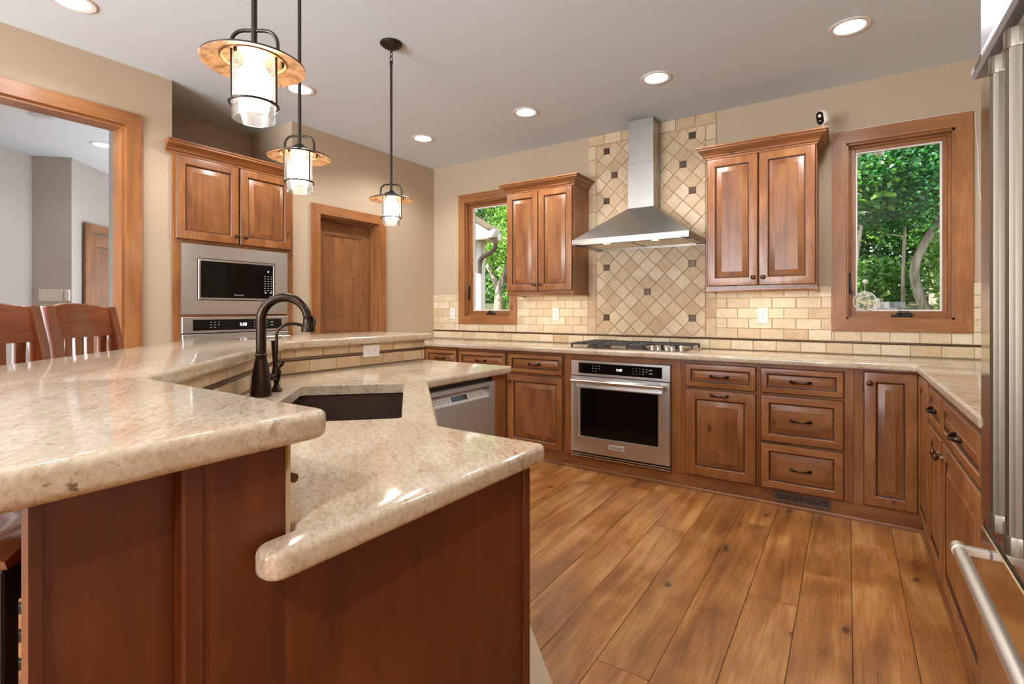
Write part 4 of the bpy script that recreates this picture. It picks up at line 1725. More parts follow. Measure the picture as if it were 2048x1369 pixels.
# low counter with the sink cut-out
lc = thing('island_counter', 'low beige granite counter of the island with a sink cut-out', 'countertop')
le = 0.106
low_pts = [(-0.574, 0.345), (-0.552, 0.978), (le - 0.980, 0.980), (-1.480, le + 1.480), (-1.480, 2.240), (-2.1405, 2.240), (-2.1405, TF + 2.1405 + 0.016), (TF - 0.4135 + 0.016, 0.4135), (-0.626, 0.4135), (-0.626, 0.345)]
SQ0, SQ1, SS0, SS1 = 1.420, 2.095, -0.415, -0.022
hole = [qs(SQ0, SS0), qs(SQ1, SS0), qs(SQ1, SS1), qs(SQ0, SS1)]
slab('counter_slab', [fillet(low_pts, [0.028, 0.022, 0.004, 0.004, 0.022, 0, 0, 0, 0.0, 0.028]), fillet(hole, 0.018)], 0.877, 0.915, 0.0105, M['granite'], lc)

# sink
sk = thing('kitchen_sink', 'undermount dark brown composite sink in the angled part of the island counter', 'sink')
mb = MB()
e = 0.010
ring_t = [qs(SQ0 - e, SS0 - e), qs(SQ1 + e, SS0 - e), qs(SQ1 + e, SS1 + e), qs(SQ0 - e, SS1 + e)]
ring_b = [qs(SQ0 + 0.02, SS0 + 0.02), qs(SQ1 - 0.02, SS0 + 0.02), qs(SQ1 - 0.02, SS1 - 0.02), qs(SQ0 + 0.02, SS1 - 0.02)]
ring_o = [qs(SQ0 - e - 0.012, SS0 - e - 0.012), qs(SQ1 + e + 0.012, SS0 - e - 0.012), qs(SQ1 + e + 0.012, SS1 + e + 0.012), qs(SQ0 - e - 0.012, SS1 + e + 0.012)]
LV = [(fillet(ring_o, 0.03), 0.655), (fillet(ring_o, 0.03), 0.8755), (fillet(ring_t, 0.02), 0.8755), (fillet(ring_t, 0.02), 0.70), (fillet(ring_b, 0.02), 0.675)]
prev = None
for P, zz in LV:
    cur = [mb.v((a, b, zz)) for a, b in P]
    if prev:
        for i in range(len(cur)):
            mb.f([prev[i], prev[(i + 1) % len(cur)], cur[(i + 1) % len(cur)], cur[i]])
    else:
        mb.f(cur[::-1])
    prev = cur
mb.f(prev)
mb.build('basin', M['sink'], sk)
mb = MB()
c_ = qs((SQ0 + SQ1) / 2, (SS0 + SS1) / 2)
mb.lathe([(0.055, 0.0), (0.055, 0.003), (0.03, 0.002), (0.0, -0.0005)], c_[0], c_[1], 0.676, 20)
mb.build('drain', M['bronze'], sk)

# faucet
fa = thing('kitchen_faucet', 'tall oil-rubbed bronze gooseneck faucet behind the sink', 'faucet', (-1.680, 0.973, 0.915))
mb = MB()
mb.lathe([(0.0, 0.0005), (0.033, 0.0005), (0.034, 0.006), (0.033, 0.030), (0.030, 0.060), (0.025, 0.095), (0.020, 0.120), (0.0175, 0.135), (0.0185, 0.139), (0.0195, 0.142), (0.0185, 0.145), (0.0165, 0.147), (0, 0.147)], n=24)
mb.build('faucet_body', M['bronze'], fa)
dx, dy = math.cos(math.radians(38)), math.sin(math.radians(38))
pts = [(0, 0, 0.146), (0, 0, 0.20), (0, 0, 0.262)]
R_ = 0.078
for i in range(1, 15):
    a = PI * i / 14 * 0.94
    u = R_ - R_ * math.cos(a)
    pts.append((dx * u, dy * u, 0.262 + R_ * math.sin(a)))
mb = MB()
mb.tube(pts, [0.0165] * 3 + [0.0162 - 0.002 * i / 13 for i in range(14)], 16)
mb.build('spout', M['bronze'], fa)
ex, ey, ez = pts[-1]
mb = MB()
mb.lathe([(0.0, 0.002), (0.0165, 0.002), (0.0180, -0.001), (0.0165, -0.004), (0.017, -0.020), (0.020, -0.035), (0.0225, -0.045), (0.0235, -0.054), (0.021, -0.056), (0, -0.056)], ex + dx * 0.003, ey + dy * 0.003, ez, 20)
sh = mb.build('spray_head', M['bronze'], fa)
mb = MB()
mb.box(-0.004, 0.004, -0.006, 0.006, -0.014, 0.014, c=0.002)
mb.build('spray_button', M['black'], sh, (ex + dx * 0.024, ey + dy * 0.024, ez - 0.022), math.radians(38))
mb = MB()
mb.tube([(0.0, 0.026, 0.060), (-0.006, 0.052, 0.066)], [0.014, 0.013], 12)
mb.tube([(-0.006, 0.050, 0.064), (-0.008, 0.056, 0.10), (-0.010, 0.052, 0.150), (-0.010, 0.050, 0.188)], [0.010, 0.007, 0.006, 0.0075], 10)
mb.build('lever', M['bronze'], fa)

ff = thing('filter_faucet', 'small bronze filtered-water faucet with a thin curved spout, beside the tall faucet', 'faucet', (-1.737, 1.064, 0.915))
mb = MB()
mb.lathe([(0, 0.0005), (0.021, 0.0005), (0.021, 0.004), (0.016, 0.010), (0.0095, 0.022), (0.0085, 0.030), (0.012, 0.044), (0.0165, 0.060), (0.017, 0.070), (0.014, 0.080), (0.013, 0.084), (0.0125, 0.090), (0.008, 0.096), (0, 0.097)], n=18)
mb.build('faucet_body', M['bronze'], ff)
pts = [(0, 0, 0.092), (0, 0, 0.15), (0, 0, 0.205)]
R_ = 0.058
for i in range(1, 11):
    a = PI * i / 10 * 0.72
    u = R_ - R_ * math.cos(a)
    pts.append((dx * u, dy * u, 0.205 + 0.042 * math.sin(a)))
mb = MB()
mb.tube(pts, 0.0058, 10)
mb.build('spout', M['bronze'], ff)
mb = MB()
mb.tube([(0.003, 0.008, 0.086), (0.009, 0.020, 0.100), (0.010, 0.022, 0.112)], [0.005, 0.006, 0.004], 8)
mb.build('lever', M['bronze'], ff)

# dishwasher (faces +x)
dw = thing('dishwasher', 'stainless dishwasher with a recessed handle in the far leg of the island', 'dishwasher', (-1.512, 1.572, 0), PI / 2)
WD = 0.517
onebox('tub', M['black'], (0.004, WD - 0.004, 0.012, 0.55, 0.10, 0.872), dw)
px0, px1, pz0, pz1 = 0.034, WD - 0.046, 0.780, 0.834
mb = MB()
outer = [(0.002, 0.10), (WD - 0.002, 0.10), (WD - 0.002, 0.853), (0.002, 0.853)]
inner = [(px0, pz0), (px1, pz0), (px1, pz1), (px0, pz1)]
deep = [(px0, pz0), (px1, pz0), (px1, pz1 - 0.006), (px0, pz1 - 0.006)]
O0 = [mb.v((a, 0.01, b)) for a, b in outer]
O_ = [mb.v((a, -0.024, b)) for a, b in outer]
I_ = [mb.v((a, -0.024, b)) for a, b in inner]
for i in range(4):
    j = (i + 1) % 4
    mb.f([O0[i], O0[j], O_[j], O_[i]], 0, (1, 0, 0))
    mb.f([O_[i], O_[j], I_[j], I_[i]], 0, (1, 0, 0))
D_ = [mb.v((px0, -0.022, pz0)), mb.v((px1, -0.022, pz0)), mb.v((px1, 0.004, pz1)), mb.v((px0, 0.004, pz1))]
mb.f([I_[2], I_[3], D_[3], D_[2]]); mb.f([I_[1], I_[2], D_[2], D_[1]]); mb.f([I_[3], I_[0], D_[0], D_[3]]); mb.f([I_[0], I_[1], D_[1], D_[0]])
ddr = mb.build('dishwasher_door', M['steel_d'], dw, recalc=False)
mb = MB()
mb.f([mb.v((px0, -0.0225, pz0 + 0.0005)), mb.v((px1, -0.0225, pz0 + 0.0005)), mb.v((px1, 0.003, pz1)), mb.v((px0, 0.003, pz1))])
cp = mb.build('control_strip', plain('strip_silver', lin(196, 190, 184), 0.35, 0.5), ddr, recalc=False)
def onstrip(u0, u1, w0, w1, mat, name, lift=0.0008):
    mb = MB()
    P = []
    for u, w_ in ((u0, w0), (u1, w0), (u1, w1), (u0, w1)):
        P.append(mb.v((u, -0.0225 + 0.0255 * w_ - lift, pz0 + (pz1 - pz0) * w_)))
    mb.f(P)
    return mb.build(name, mat, cp, recalc=False)
onstrip(0.190, 0.305, 0.22, 0.62, M['blackglass'], 'display')
mb = MB()
for k in range(7):
    for u in (0.048 + k * 0.019, 0.325 + k * 0.019):
        for w_ in (0.28, 0.46):
            P = [mb.v((a, -0.0225 + 0.0255 * b - 0.0008, pz0 + (pz1 - pz0) * b)) for a, b in ((u, w_), (u + 0.010, w_), (u + 0.010, w_ + 0.05), (u, w_ + 0.05))]
            mb.f(P)
mb.build('panel_marks', M['slot'], cp, recalc=False)

# mat on the floor in front of the sink
mm = fillet([qs(1.27, 0.15), qs(2.05, 0.15), qs(2.05, 0.452), qs(1.27, 0.452)], 0.03)
me = slab_mesh('kitchen_mat', [mm], 0.0006, 0.0116, 0.005)
me.materials.clear(); me.materials.append(M['mat'])
o = bpy.data.objects.new('kitchen_mat', me); COL.objects.link(o)
tag(o, 'beige floor mat in front of the island sink', 'mat')


# ------------------------------------------------------------------ refrigerator (faces -x)
fr_ = thing('refrigerator', 'large stainless built-in refrigerator with paired vertical handles at the right edge', 'refrigerator', (0.310, 1.900, 0), -PI / 2)
FWd = 1.065
fd_ = RW - 0.310 - 0.01
onebox('fridge_body', M['steel_v'], (0.004, FWd - 0.004, 0.06, fd_, 0.04, 2.130), fr_)
for a, b, nm in ((0.0, 0.597, 0), (0.600, FWd, 1)):
    mb = MB()
    mb.box(a, b, 0.0, 0.058, 0.632, 1.842, c=0.003)
    d_ = mb.build('fridge_door', M['fridge'], fr_)
    hx = 0.540 if nm == 0 else 0.657
    mb = MB()
    hy = -0.060
    prof_n = 22
    pr_ = []
    for k in range(prof_n):
        ang_ = 2 * PI * k / prof_n
        r_ = 0.0148 + (0.0005 if k % 2 else -0.0004)
        pr_.append((hx + r_ * math.cos(ang_), hy + r_ * math.sin(ang_)))
    mb.prism(pr_, 0.80, 1.69)
    for zz in (0.776, 1.676):
        mb.lathe([(0, 0), (0.0165, 0), (0.017, 0.003), (0.017, 0.030), (0.016, 0.034), (0, 0.034)], hx, hy, zz, 20)
        mb.box(hx - 0.012, hx + 0.012, hy, 0.0, zz + 0.005, zz + 0.029, c=0.003)
    mb.build('handle', M['handle'], d_, ang=15)
mb = MB()
mb.box(0.0, FWd, 0.0, 0.058, 0.09, 0.612, c=0.003)
d_ = mb.build('freezer_drawer', M['fridge'], fr_)
mb = MB()
hz, hy = 0.572, -0.062
mb.tube([(0.112, hy, hz), (FWd - 0.112, hy, hz)], 0.0155, 16)
for s_, xx in ((1, 0.100), (-1, FWd - 0.100)):
    mb.tube([(xx, hy, hz), (xx + s_ * 0.028, hy, hz)], 0.0178, 16)
    mb.box(xx + s_ * 0.002, xx + s_ * 0.024, hy, 0.0, hz - 0.011, hz + 0.011, c=0.003)
mb.build('handle', M['bar'], d_)
onebox('drawer_gap_trim', M['black'], (0.0, FWd, 0.012, 0.058, 0.613, 0.631), fr_)
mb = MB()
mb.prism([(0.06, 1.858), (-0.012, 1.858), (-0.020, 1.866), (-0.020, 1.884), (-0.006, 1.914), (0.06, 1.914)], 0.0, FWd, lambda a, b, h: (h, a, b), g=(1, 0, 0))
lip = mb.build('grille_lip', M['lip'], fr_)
mb = MB()
mb.box(0.055, 0.125, -0.0225, -0.020, 1.866, 1.880, c=0.001)
mb.build('badge', M['gutter'], lip)
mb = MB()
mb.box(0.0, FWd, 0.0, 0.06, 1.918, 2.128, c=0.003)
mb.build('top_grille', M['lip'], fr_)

# ------------------------------------------------------------------ pendants
def pendant(x, y, label, rods):
    t = thing('pendant_light', label, 'pendant light', (x, y, CEIL), 0, 'lantern pendants over the island bar')
    zr = 1.850 - CEIL
    mb = MB()
    mb.lathe([(0.0, -0.0005), (0.062, -0.0005), (0.064, -0.006), (0.060, -0.012), (0.040, -0.026), (0.016, -0.036), (0.009, -0.040), (0.007, -0.052), (0, -0.053)], n=24)
    mb.build('ceiling_canopy', M['bronze_p'], t)
    mb = MB()
    for k, (zz, ax) in enumerate(((-0.066, 0), (-0.088, 1))):
        pts = []
        for i in range(14):
            a = 2 * PI * i / 14
            u, w_ = 0.009 * math.cos(a), 0.017 * math.sin(a)
            pts.append((u, 0, zz + w_) if ax == 0 else (0, u, zz + w_))
        mb.tube(pts, 0.0022, 6, closed=True)
    mb.build('chain', M['bronze_p'], t)
    mb = MB()
    mb.tube([(0, 0, -0.104), (0, 0, zr + 0.045)], 0.0072, 10)
    mb.lathe([(0, 0.0), (0.0095, 0.0), (0.0095, -0.02), (0, -0.02)], 0, 0, -0.102, 12)
    mb.build('stem', M['bronze_p'], t)
    # hoop over the shade
    mb = MB()
    pts = [(-0.060, 0, zr + 0.012), (-0.060, 0, zr + 0.045)]
    for i in range(1, 8):
        a = PI / 2 * i / 8
        pts.append((-0.060 + 0.030 * (1 - math.cos(a)), 0, zr + 0.045 + 0.036 * math.sin(a)))
    pts += [(-0.026, 0, zr + 0.082), (0.026, 0, zr + 0.082)]
    for i in range(7, 0, -1):
        a = PI / 2 * i / 8
        pts.append((0.060 - 0.030 * (1 - math.cos(a)), 0, zr + 0.045 + 0.036 * math.sin(a)))
    pts += [(0.060, 0, zr + 0.045), (0.060, 0, zr + 0.012)]
    mb.tube(pts, 0.0048, 8)
    mb.T = Matrix.Identity(4)
    hoop = mb.build('hoop', M['bronze_p'], t)
    hoop.rotation_euler = (0, 0, math.radians(35))
    mb = MB()
    top = [(0.0, 0.046), (0.016, 0.046), (0.020, 0.040), (0.024, 0.036), (0.034, 0.032), (0.040, 0.024), (0.056, 0.019), (0.070, 0.014), (0.098, 0.006), (0.118, -0.002), (0.1235, -0.005), (0.1235, -0.009)]
    mb.lathe([(r_, z_ + zr) for r_, z_ in top], n=40, mi=0)
    mb.lathe([(r_, z_ + zr) for r_, z_ in [(0.1235, -0.009), (0.118, -0.006), (0.098, 0.001), (0.078, 0.006), (0.076, 0.003), (0.073, 0.008), (0.055, 0.012), (0.0, 0.014)]], n=40, mi=1)
    mb.build('shade', [M['bronze_p'], M['copper']], t)
    mb = MB()
    rg = 0.051
    for k in range(3):
        a = math.atan2(-y, -x) + math.radians(rods + 120 * k)
        c_, s_ = math.cos(a) * (rg + 0.007), math.sin(a) * (rg + 0.007)
        mb.tube([(c_, s_, zr + 0.012), (c_, s_, zr - 0.112)], 0.0032, 8)
    mb.tube([((rg + 0.006) * math.cos(2 * PI * i / 32), (rg + 0.006) * math.sin(2 * PI * i / 32), zr - 0.110) for i in range(32)], 0.0036, 8, closed=True)
    for k in range(3):
        a = k * 2 * PI / 3 + 0.9
        mb.lathe([(0, 0.012), (0.004, 0.012), (0.005, 0.002), (0.004, -0.004), (0, -0.006)], math.cos(a) * 0.066, math.sin(a) * 0.066, zr, 8)
    mb.build('cage', M['bronze_p'], t)
    mb = MB()
    mb.lathe([(rg, zr + 0.004), (rg, zr - 0.148), (rg - 0.001, zr - 0.150), (rg - 0.003, zr - 0.150), (rg - 0.004, zr - 0.148), (rg - 0.004, zr + 0.004)], n=40)
    mb.build('glass_cylinder', M['seeded'], t)
    mb = MB()
    mb.lathe([(0.0, 0.012), (0.022, 0.010), (0.024, -0.012), (0.034, -0.024), (0.039, -0.042), (0.040, -0.080), (0.034, -0.100), (0.018, -0.110), (0, -0.112)], 0, 0, zr, 24)
    mb.build('bulb', M['bulb'], t)
    return t


pendant(-1.275, 0.720, 'largest-looking lantern pendant, over the near bend of the bar', 60)
pendant(-1.890, 1.259, 'middle lantern pendant of the three, in front of the oven cabinet', 40)
pendant(-2.180, 2.035, 'far lantern pendant over the bar end, with dark ceiling canopy and chain in view', -50)


# ------------------------------------------------------------------ recessed lights
def can(x, y, label, p=1.0, grp='recessed kitchen ceiling lights', blend=0.6, soft=0.06):
    t = thing('recessed_light', label, 'ceiling light', (x, y, CEIL), 0, grp)
    mb = MB()
    mb.lathe([(0.098, -0.0005), (0.098, -0.004), (0.092, -0.007), (0.074, -0.005), (0.072, -0.0005)], n=32)
    mb.build('trim_ring', M['white'], t)
    mb = MB()
    mb.lathe([(0, -0.002), (0.0715, -0.002), (0.0715, -0.0005), (0, -0.0005)], n=32)
    mb.build('lamp_lens', M['lens'], t)
    ld = bpy.data.lights.new('can_glow', 'SPOT')
    ld.energy = CAN_W * p * 4
    ld.spot_size = math.radians(150)
    ld.spot_blend = blend
    ld.shadow_soft_size = soft
    ld.color = (1.0, 0.995, 0.98)
    lo = bpy.data.objects.new('can_glow', ld)
    COL.objects.link(lo)
    lo.parent = t
    lo.location = (0, 0, -0.07)
    return t


can(-3.15, 3.315, 'recessed ceiling light nearest the back left corner of the kitchen')
can(-2.07, 3.315, 'recessed ceiling light above the narrow window side of the back run')
can(-1.05, 3.300, 'recessed ceiling light in front of the range hood')
can(0.010, 3.280, 'large-looking recessed ceiling light at the right near the refrigerator')
can(-3.155, 2.106, 'recessed ceiling light partly behind the near pendant')
can(-3.20, 0.886, 'recessed ceiling light cut by the top edge above the hall opening')
can(0.010, 2.10, 'unseen added ceiling light above the right counter')  # this can and the two over the seating areas are unseen, added for light
can(0.20, -1.20, 'unseen ceiling lamp placed after the shadows on the island end panel', 3.7, soft=0.035)  # unseen stronger lamp, set so the slabs cast shadows on the island end
can(-1.60, -0.80, 'unseen added ceiling light over the seating area behind the bar')
can(-3.20, -0.80, 'unseen added ceiling light over the far seating area by the left wall')
can(-5.74, 1.81, 'recessed ceiling light in the hall beyond the cased opening', 0.25, 'hall ceiling lights')
can(-4.9, -0.3, 'recessed ceiling light in the hidden part of the hall', 0.6, 'hall ceiling lights')
mb = MB()
mb.lathe([(0, -0.0005), (0.066, -0.0005), (0.068, -0.006), (0.062, -0.024), (0.045, -0.030), (0, -0.031)], n=28)
o = mb.build('smoke_detector', M['ceil'], None, (-5.28, 1.28, CEIL))
tag(o, 'round white smoke detector on the hall ceiling', 'smoke detector')

ld = bpy.data.lights.new('hall_fill_light', 'AREA')  # added lamp that brightens the hall walls; no window stands there
ld.shape = 'RECTANGLE'
ld.size, ld.size_y = 1.1, 1.5
ld.energy = 46
ld.color = (0.88, 0.94, 1.0)
lo = bpy.data.objects.new('hall_fill_light', ld)
COL.objects.link(lo)
lo.location = (-5.5, 2.95, 1.5)
lo.rotation_euler = Vector((-0.35, -1, 0.10)).to_track_quat('-Z', 'Y').to_euler()
# hall switches
sw = thing('switch_plate', 'wide white multi-switch plate on the grey hall wall above the stools', 'light switch', (-6.615, 1.665, 1.36), math.radians(45))
mb = MB()
mb.ringed(-0.105, 0.105, -0.058, 0.058, 0, [(0, 0, 0), (0, 0.004, 0), (0.003, 0.007, 0)])
mb.build('cover_plate', M['white'], sw)
for k, xx in enumerate((-0.072, -0.024, 0.024, 0.072)):
    mb = MB()
    mb.box(xx - 0.012, xx + 0.012, -0.010, -0.007, -0.028, 0.028, c=0.001)
    if k % 2 == 0:
        mb.box(xx - 0.011, xx + 0.011, -0.016, -0.010, -0.026, -0.004, c=0.002)
    mb.build('switch', M['white'], sw)
kpd = thing('keypad', 'small white two-button keypad right beside the hall switch plate', 'keypad', (-6.513, 1.767, 1.36), math.radians(45))
mb = MB()
mb.box(-0.022, 0.022, -0.016, -0.001, -0.058, 0.058, c=0.003)
mb.build('keypad_body', M['white'], kpd)
for zz in (-0.028, 0.028):
    onebox('button', M['white'], (-0.018, 0.018, -0.020, -0.016, zz - 0.022, zz + 0.022), kpd, c=0.002)

# ------------------------------------------------------------------ security camera
sc = thing('security_camera', 'white security camera with black face on top of the right wall cabinet', 'camera', (-0.135, 3.835, 2.371), math.radians(-32))
mb = MB()
mb.lathe([(0, 0.0005), (0.036, 0.0005), (0.036, 0.004), (0.030, 0.007), (0.008, 0.009), (0, 0.009)], n=24)
mb.tube([(0, 0.004, 0.006), (0.0, 0.010, 0.028), (0, 0.004, 0.050)], 0.0055, 8)
mb.build('stand', M['white'], sc)
mb = MB()
mb.T = Matrix.Translation((0, 0, 0.085)) @ Matrix.Rotation(math.radians(14), 4, 'X')
def stad(w_, h_, n_=12):
    out = []
    for i in range(n_ + 1):
        a = PI * i / n_
        out.append((w_ * math.cos(a), h_ - w_ + w_ * math.sin(a)))
    for i in range(n_ + 1):
        a = PI + PI * i / n_
        out.append((w_ * math.cos(a), -(h_ - w_) + w_ * math.sin(a)))
    return out
LVs = [(0.018, 0.034, 0.030), (0.026, 0.044, 0.024), (0.029, 0.047, 0.008), (0.0285, 0.0465, -0.018), (0.026, 0.044, -0.024)]
prev = None
for w_, h_, yy in LVs:
    cur = [mb.v((a, yy, b)) for a, b in stad(w_, h_)]
    if prev:
        for i in range(len(cur)):
            mb.f([prev[i], prev[(i + 1) % len(cur)], cur[(i + 1) % len(cur)], cur[i]], smooth=True)
    else:
        mb.f(cur[::-1])
    prev = cur
mb.f(prev)
cb_ = mb.build('camera_body', M['white'], sc)
mb = MB()
mb.T = Matrix.Translation((0, 0, 0.085)) @ Matrix.Rotation(math.radians(14), 4, 'X')
mb.prism(stad(0.0235, 0.0415), -0.0235, -0.026, lambda a, b, h: (a, h, b))
mb.build('face_plate', M['blackglass'], cb_)
mb = MB()
mb.T = Matrix.Translation((0, 0, 0.085)) @ Matrix.Rotation(math.radians(14), 4, 'X')
mb.lathe([(0, 0.0015), (0.0095, 0.0015), (0.0105, 0.0)], 0, -0.026, 0.014, 16, 'y')
mb.build('lens', M['white'], cb_)
tx = text('face_lettering', 'arlo', 0.011, M['white'], cb_, (0, -0.0226, 0.0615), (PI / 2 + math.radians(14), 0, 0))
# its white cable over the window casing and down
mb = MB()
y_ = BW - 0.024
pts = [(-0.112, 3.86, 2.374), (-0.092, 3.92, 2.372), (-0.088, 4.03, 2.36), (-0.088, 4.086, 2.38), (-0.070, y_ + 0.016, 2.4255), (0.05, y_ + 0.018, 2.4265), (0.2, y_ + 0.018, 2.4255), (0.4, y_ + 0.018, 2.4275), (0.60, y_ + 0.018, 2.4265), (0.640, y_ + 0.020, 2.415),
       (0.646, y_ + 0.020, 2.33), (0.660, y_ + 0.020, 2.15), (0.664, y_ + 0.020, 1.95), (0.682, y_ + 0.020, 1.78), (0.676, y_ + 0.020, 1.62), (0.690, y_ + 0.020, 1.44), (0.690, y_ + 0.004, 1.38), (0.684, y_ + 0.006, 1.26), (0.692, y_ + 0.006, 1.20)]
def smooth_path(P, n=6):
    P = [Vector(p) for p in P]
    out = []
    for i in range(len(P) - 1):
        p0, p1, p2, p3 = P[max(i - 1, 0)], P[i], P[i + 1], P[min(i + 2, len(P) - 1)]
        for k in range(n):
            t_ = k / n
            out.append(0.5 * ((2 * p1) + (p2 - p0) * t_ + (2 * p0 - 5 * p1 + 4 * p2 - p3) * t_ ** 2 + (-p0 + 3 * p1 - 3 * p2 + p3) * t_ ** 3))
    out.append(P[-1])
    return out
mb.tube(smooth_path(pts), 0.0024, 6)
o = mb.build('camera_cord', M['white'], None)
tag(o, 'thin white power cord from the security camera over the right window casing', 'cord')

# ------------------------------------------------------------------ bar stools
def bar_stool(qc, sb, label):
    x, y = qs(qc, sb)
    t = thing('bar_stool', label, 'bar stool', (x, y, 0), -PI / 4, 'wooden bar stools at the island')
    hw = 0.222
    # local: +y toward the bar, back at y=0
    mb = MB()
    sy0, sy1 = 0.035, 0.400
    nx, ny = 12, 10
    G = {}
    for i in range(nx + 1):
        for j in range(ny + 1):
            u, v_ = -1 + 2 * i / nx, j / ny
            xx = u * (hw - 0.004 * (1 - v_))
            yy = sy0 + (sy1 - sy0) * v_
            dip = 0.016 * (1 - u * u) * math.sin(PI * min(1, v_ * 1.1)) 
            edge = 0.012 * max(0, abs(u) - 0.8) / 0.2 + 0.014 * max(0, v_ - 0.85) / 0.15
            G[i, j, 1] = mb.v((xx, yy, 0.760 - dip - edge))
            G[i, j, 0] = mb.v((xx * 0.97, yy, 0.716))
    for i in range(nx):
        for j in range(ny):
            mb.f([G[i, j, 1], G[i + 1, j, 1], G[i + 1, j + 1, 1], G[i, j + 1, 1]], 0, (1, 0, 0), smooth=True)
            mb.f([G[i, j, 0], G[i, j + 1, 0], G[i + 1, j + 1, 0], G[i + 1, j, 0]], 0, (1, 0, 0))
    for i in range(nx):
        mb.f([G[i, 0, 0], G[i + 1, 0, 0], G[i + 1, 0, 1], G[i, 0, 1]], 0, (1, 0, 0))
        mb.f([G[i, ny, 0], G[i, ny, 1], G[i + 1, ny, 1], G[i + 1, ny, 0]], 0, (1, 0, 0))
    for j in range(ny):
        mb.f([G[0, j, 0], G[0, j, 1], G[0, j + 1, 1], G[0, j + 1, 0]], 0, (1, 0, 0))
        mb.f([G[nx, j, 0], G[nx, j + 1, 0], G[nx, j + 1, 1], G[nx, j, 1]], 0, (1, 0, 0))
    mb.build('seat', M['stool_seat'], t)
    mb = MB()
    for b in ((-hw + 0.045, hw - 0.045, 0.370, 0.390), (-hw + 0.045, hw - 0.045, 0.03, 0.05)):
        mb.box(*b, 0.635, 0.7155, c=0.002)
    for xx in (-hw + 0.02, hw - 0.04):
        mb.box(xx, xx + 0.02, 0.05, 0.37, 0.635, 0.7155, c=0.002)
    mb.build('apron', M['black'], t)
    for s_ in (-1, 1):
        xx = s_ * (hw - 0.022)
        mb = MB()
        mb.box(xx - 0.021, xx + 0.021, 0.355, 0.397, 0.0, 0.7155, c=0.004)
        mb.build('leg', M['black'], t)
        # rear leg runs up as the back post, raked
        mb = MB()
        mb.prism([(0.012, 0.0), (0.050, 0.0), (0.050, 0.715), (0.012, 0.715)], xx - 0.02, xx + 0.02, lambda a, b, h: (h, a, b))
        mb.build('leg', M['black'], t)
        mb = MB()
        P = [(0.012, 0.7165), (0.052, 0.7165), (0.050, 0.90), (0.030, 1.08), (0.000, 1.226), (-0.034, 1.226), (-0.008, 1.08), (0.012, 0.90)]
        mb.prism(P, xx - 0.024, xx + 0.022, lambda a, b, h: (h, a, b))
        mb.build('back_post', M['stool'], t)
    # curved top rail
    mb = MB()
    n = 14
    def yl(z):
        return 0.028 - 0.046 * max(0, (z - 0.86) / 0.37) ** 1.3
    secs = []
    for i in range(n + 1):
        u = -1 + 2 * i / n
        xx = u * (hw - 0.044)
        bow = -0.030 * (1 - u * u)
        zt = 1.222 + 0.018 * (1 - u * u)
        zb = 1.100
        secs.append([mb.v((xx, yl(zz) + bow + dy_, zz)) for zz, dy_ in ((zb, -0.012), (zb, 0.012), (zt - 0.004, 0.012), (zt, 0.006), (zt, -0.008), (zt - 0.006, -0.012))])
    for a, b in zip(secs[:-1], secs[1:]):
        for k in range(6):
            mb.f([a[k], a[(k + 1) % 6], b[(k + 1) % 6], b[k]], 0, (1, 0, 0), smooth=True)
    mb.f(secs[0]); mb.f(secs[-1][::-1])
    mb.build('top_rail', M['stool'], t)
    for k in range(5):
        u = -0.8 + 0.4 * k
        xx = u * (hw - 0.048)
        bow = -0.028 * (1 - u * u)
        mb = MB()
        prev = None
        for i in range(11):
            zz = 0.7665 + (1.104 - 0.7665) * i / 10
            b2 = bow * (i / 10) - 0.022 * math.sin(PI * i / 10)
            cur = [mb.v((xx + a, yl(zz) + b2 + b, zz)) for a, b in ((-0.0225, -0.006), (0.0225, -0.006), (0.0225, 0.006), (-0.0225, 0.006))]
            if prev:
                for q in range(4):
                    mb.f([prev[q], prev[(q + 1) % 4], cur[(q + 1) % 4], cur[q]])
            else:
                mb.f(cur[::-1])
            prev = cur
        mb.f(prev)
        mb.build('back_slat', M['stool'], t)
    for z_, b in ((0.28, (-hw + 0.043, hw - 0.043, 0.366, 0.386)), (0.20, None), (0.36, None)):
        if b:
            mb = MB(); mb.box(*b, z_ - 0.018, z_ + 0.018, c=0.003); mb.build('footrest', M['black'], t)
        else:
            for xx in (-hw + 0.012, hw - 0.032):
                mb = MB(); mb.box(xx, xx + 0.02, 0.05, 0.355, z_ - 0.014, z_ + 0.014, c=0.003); mb.build('stretcher', M['black'], t)
    return t


bar_stool(2.370, -1.300, 'reddish wooden slat-back bar stool nearer the hall opening casing')
bar_stool(1.893, -1.300, 'reddish wooden slat-back bar stool in the middle, its back cut by the left edge')

bar_stool(1.350, -1.150, 'wooden bar stool tucked under the near bend of the bar, only seat and legs visible')

# ------------------------------------------------------------------ outside
def gz(x, y):
    return 0.02 + 1.06 * min(1, max(0, (y - 5.0) / 2.6)) ** 1.2 + max(0, y - 8) * 0.06 + 0.05 * math.sin(x * 2.1) * math.cos(y * 1.7)


mb = MB()
NX, NY = 46, 40
V = {}
for i in range(NX + 1):
    for j in range(NY + 1):
        x, y = -20 + 30 * i / NX, BW + WT + 0.02 + 24 * (j / NY) ** 1.3
        V[i, j] = mb.v((x, y, gz(x, y)))
for i in range(NX):
    for j in range(NY):
        mb.f([V[i, j], V[i + 1, j], V[i + 1, j + 1], V[i, j + 1]], smooth=True)
struct(mb.build('ground', M['soil'], recalc=False))


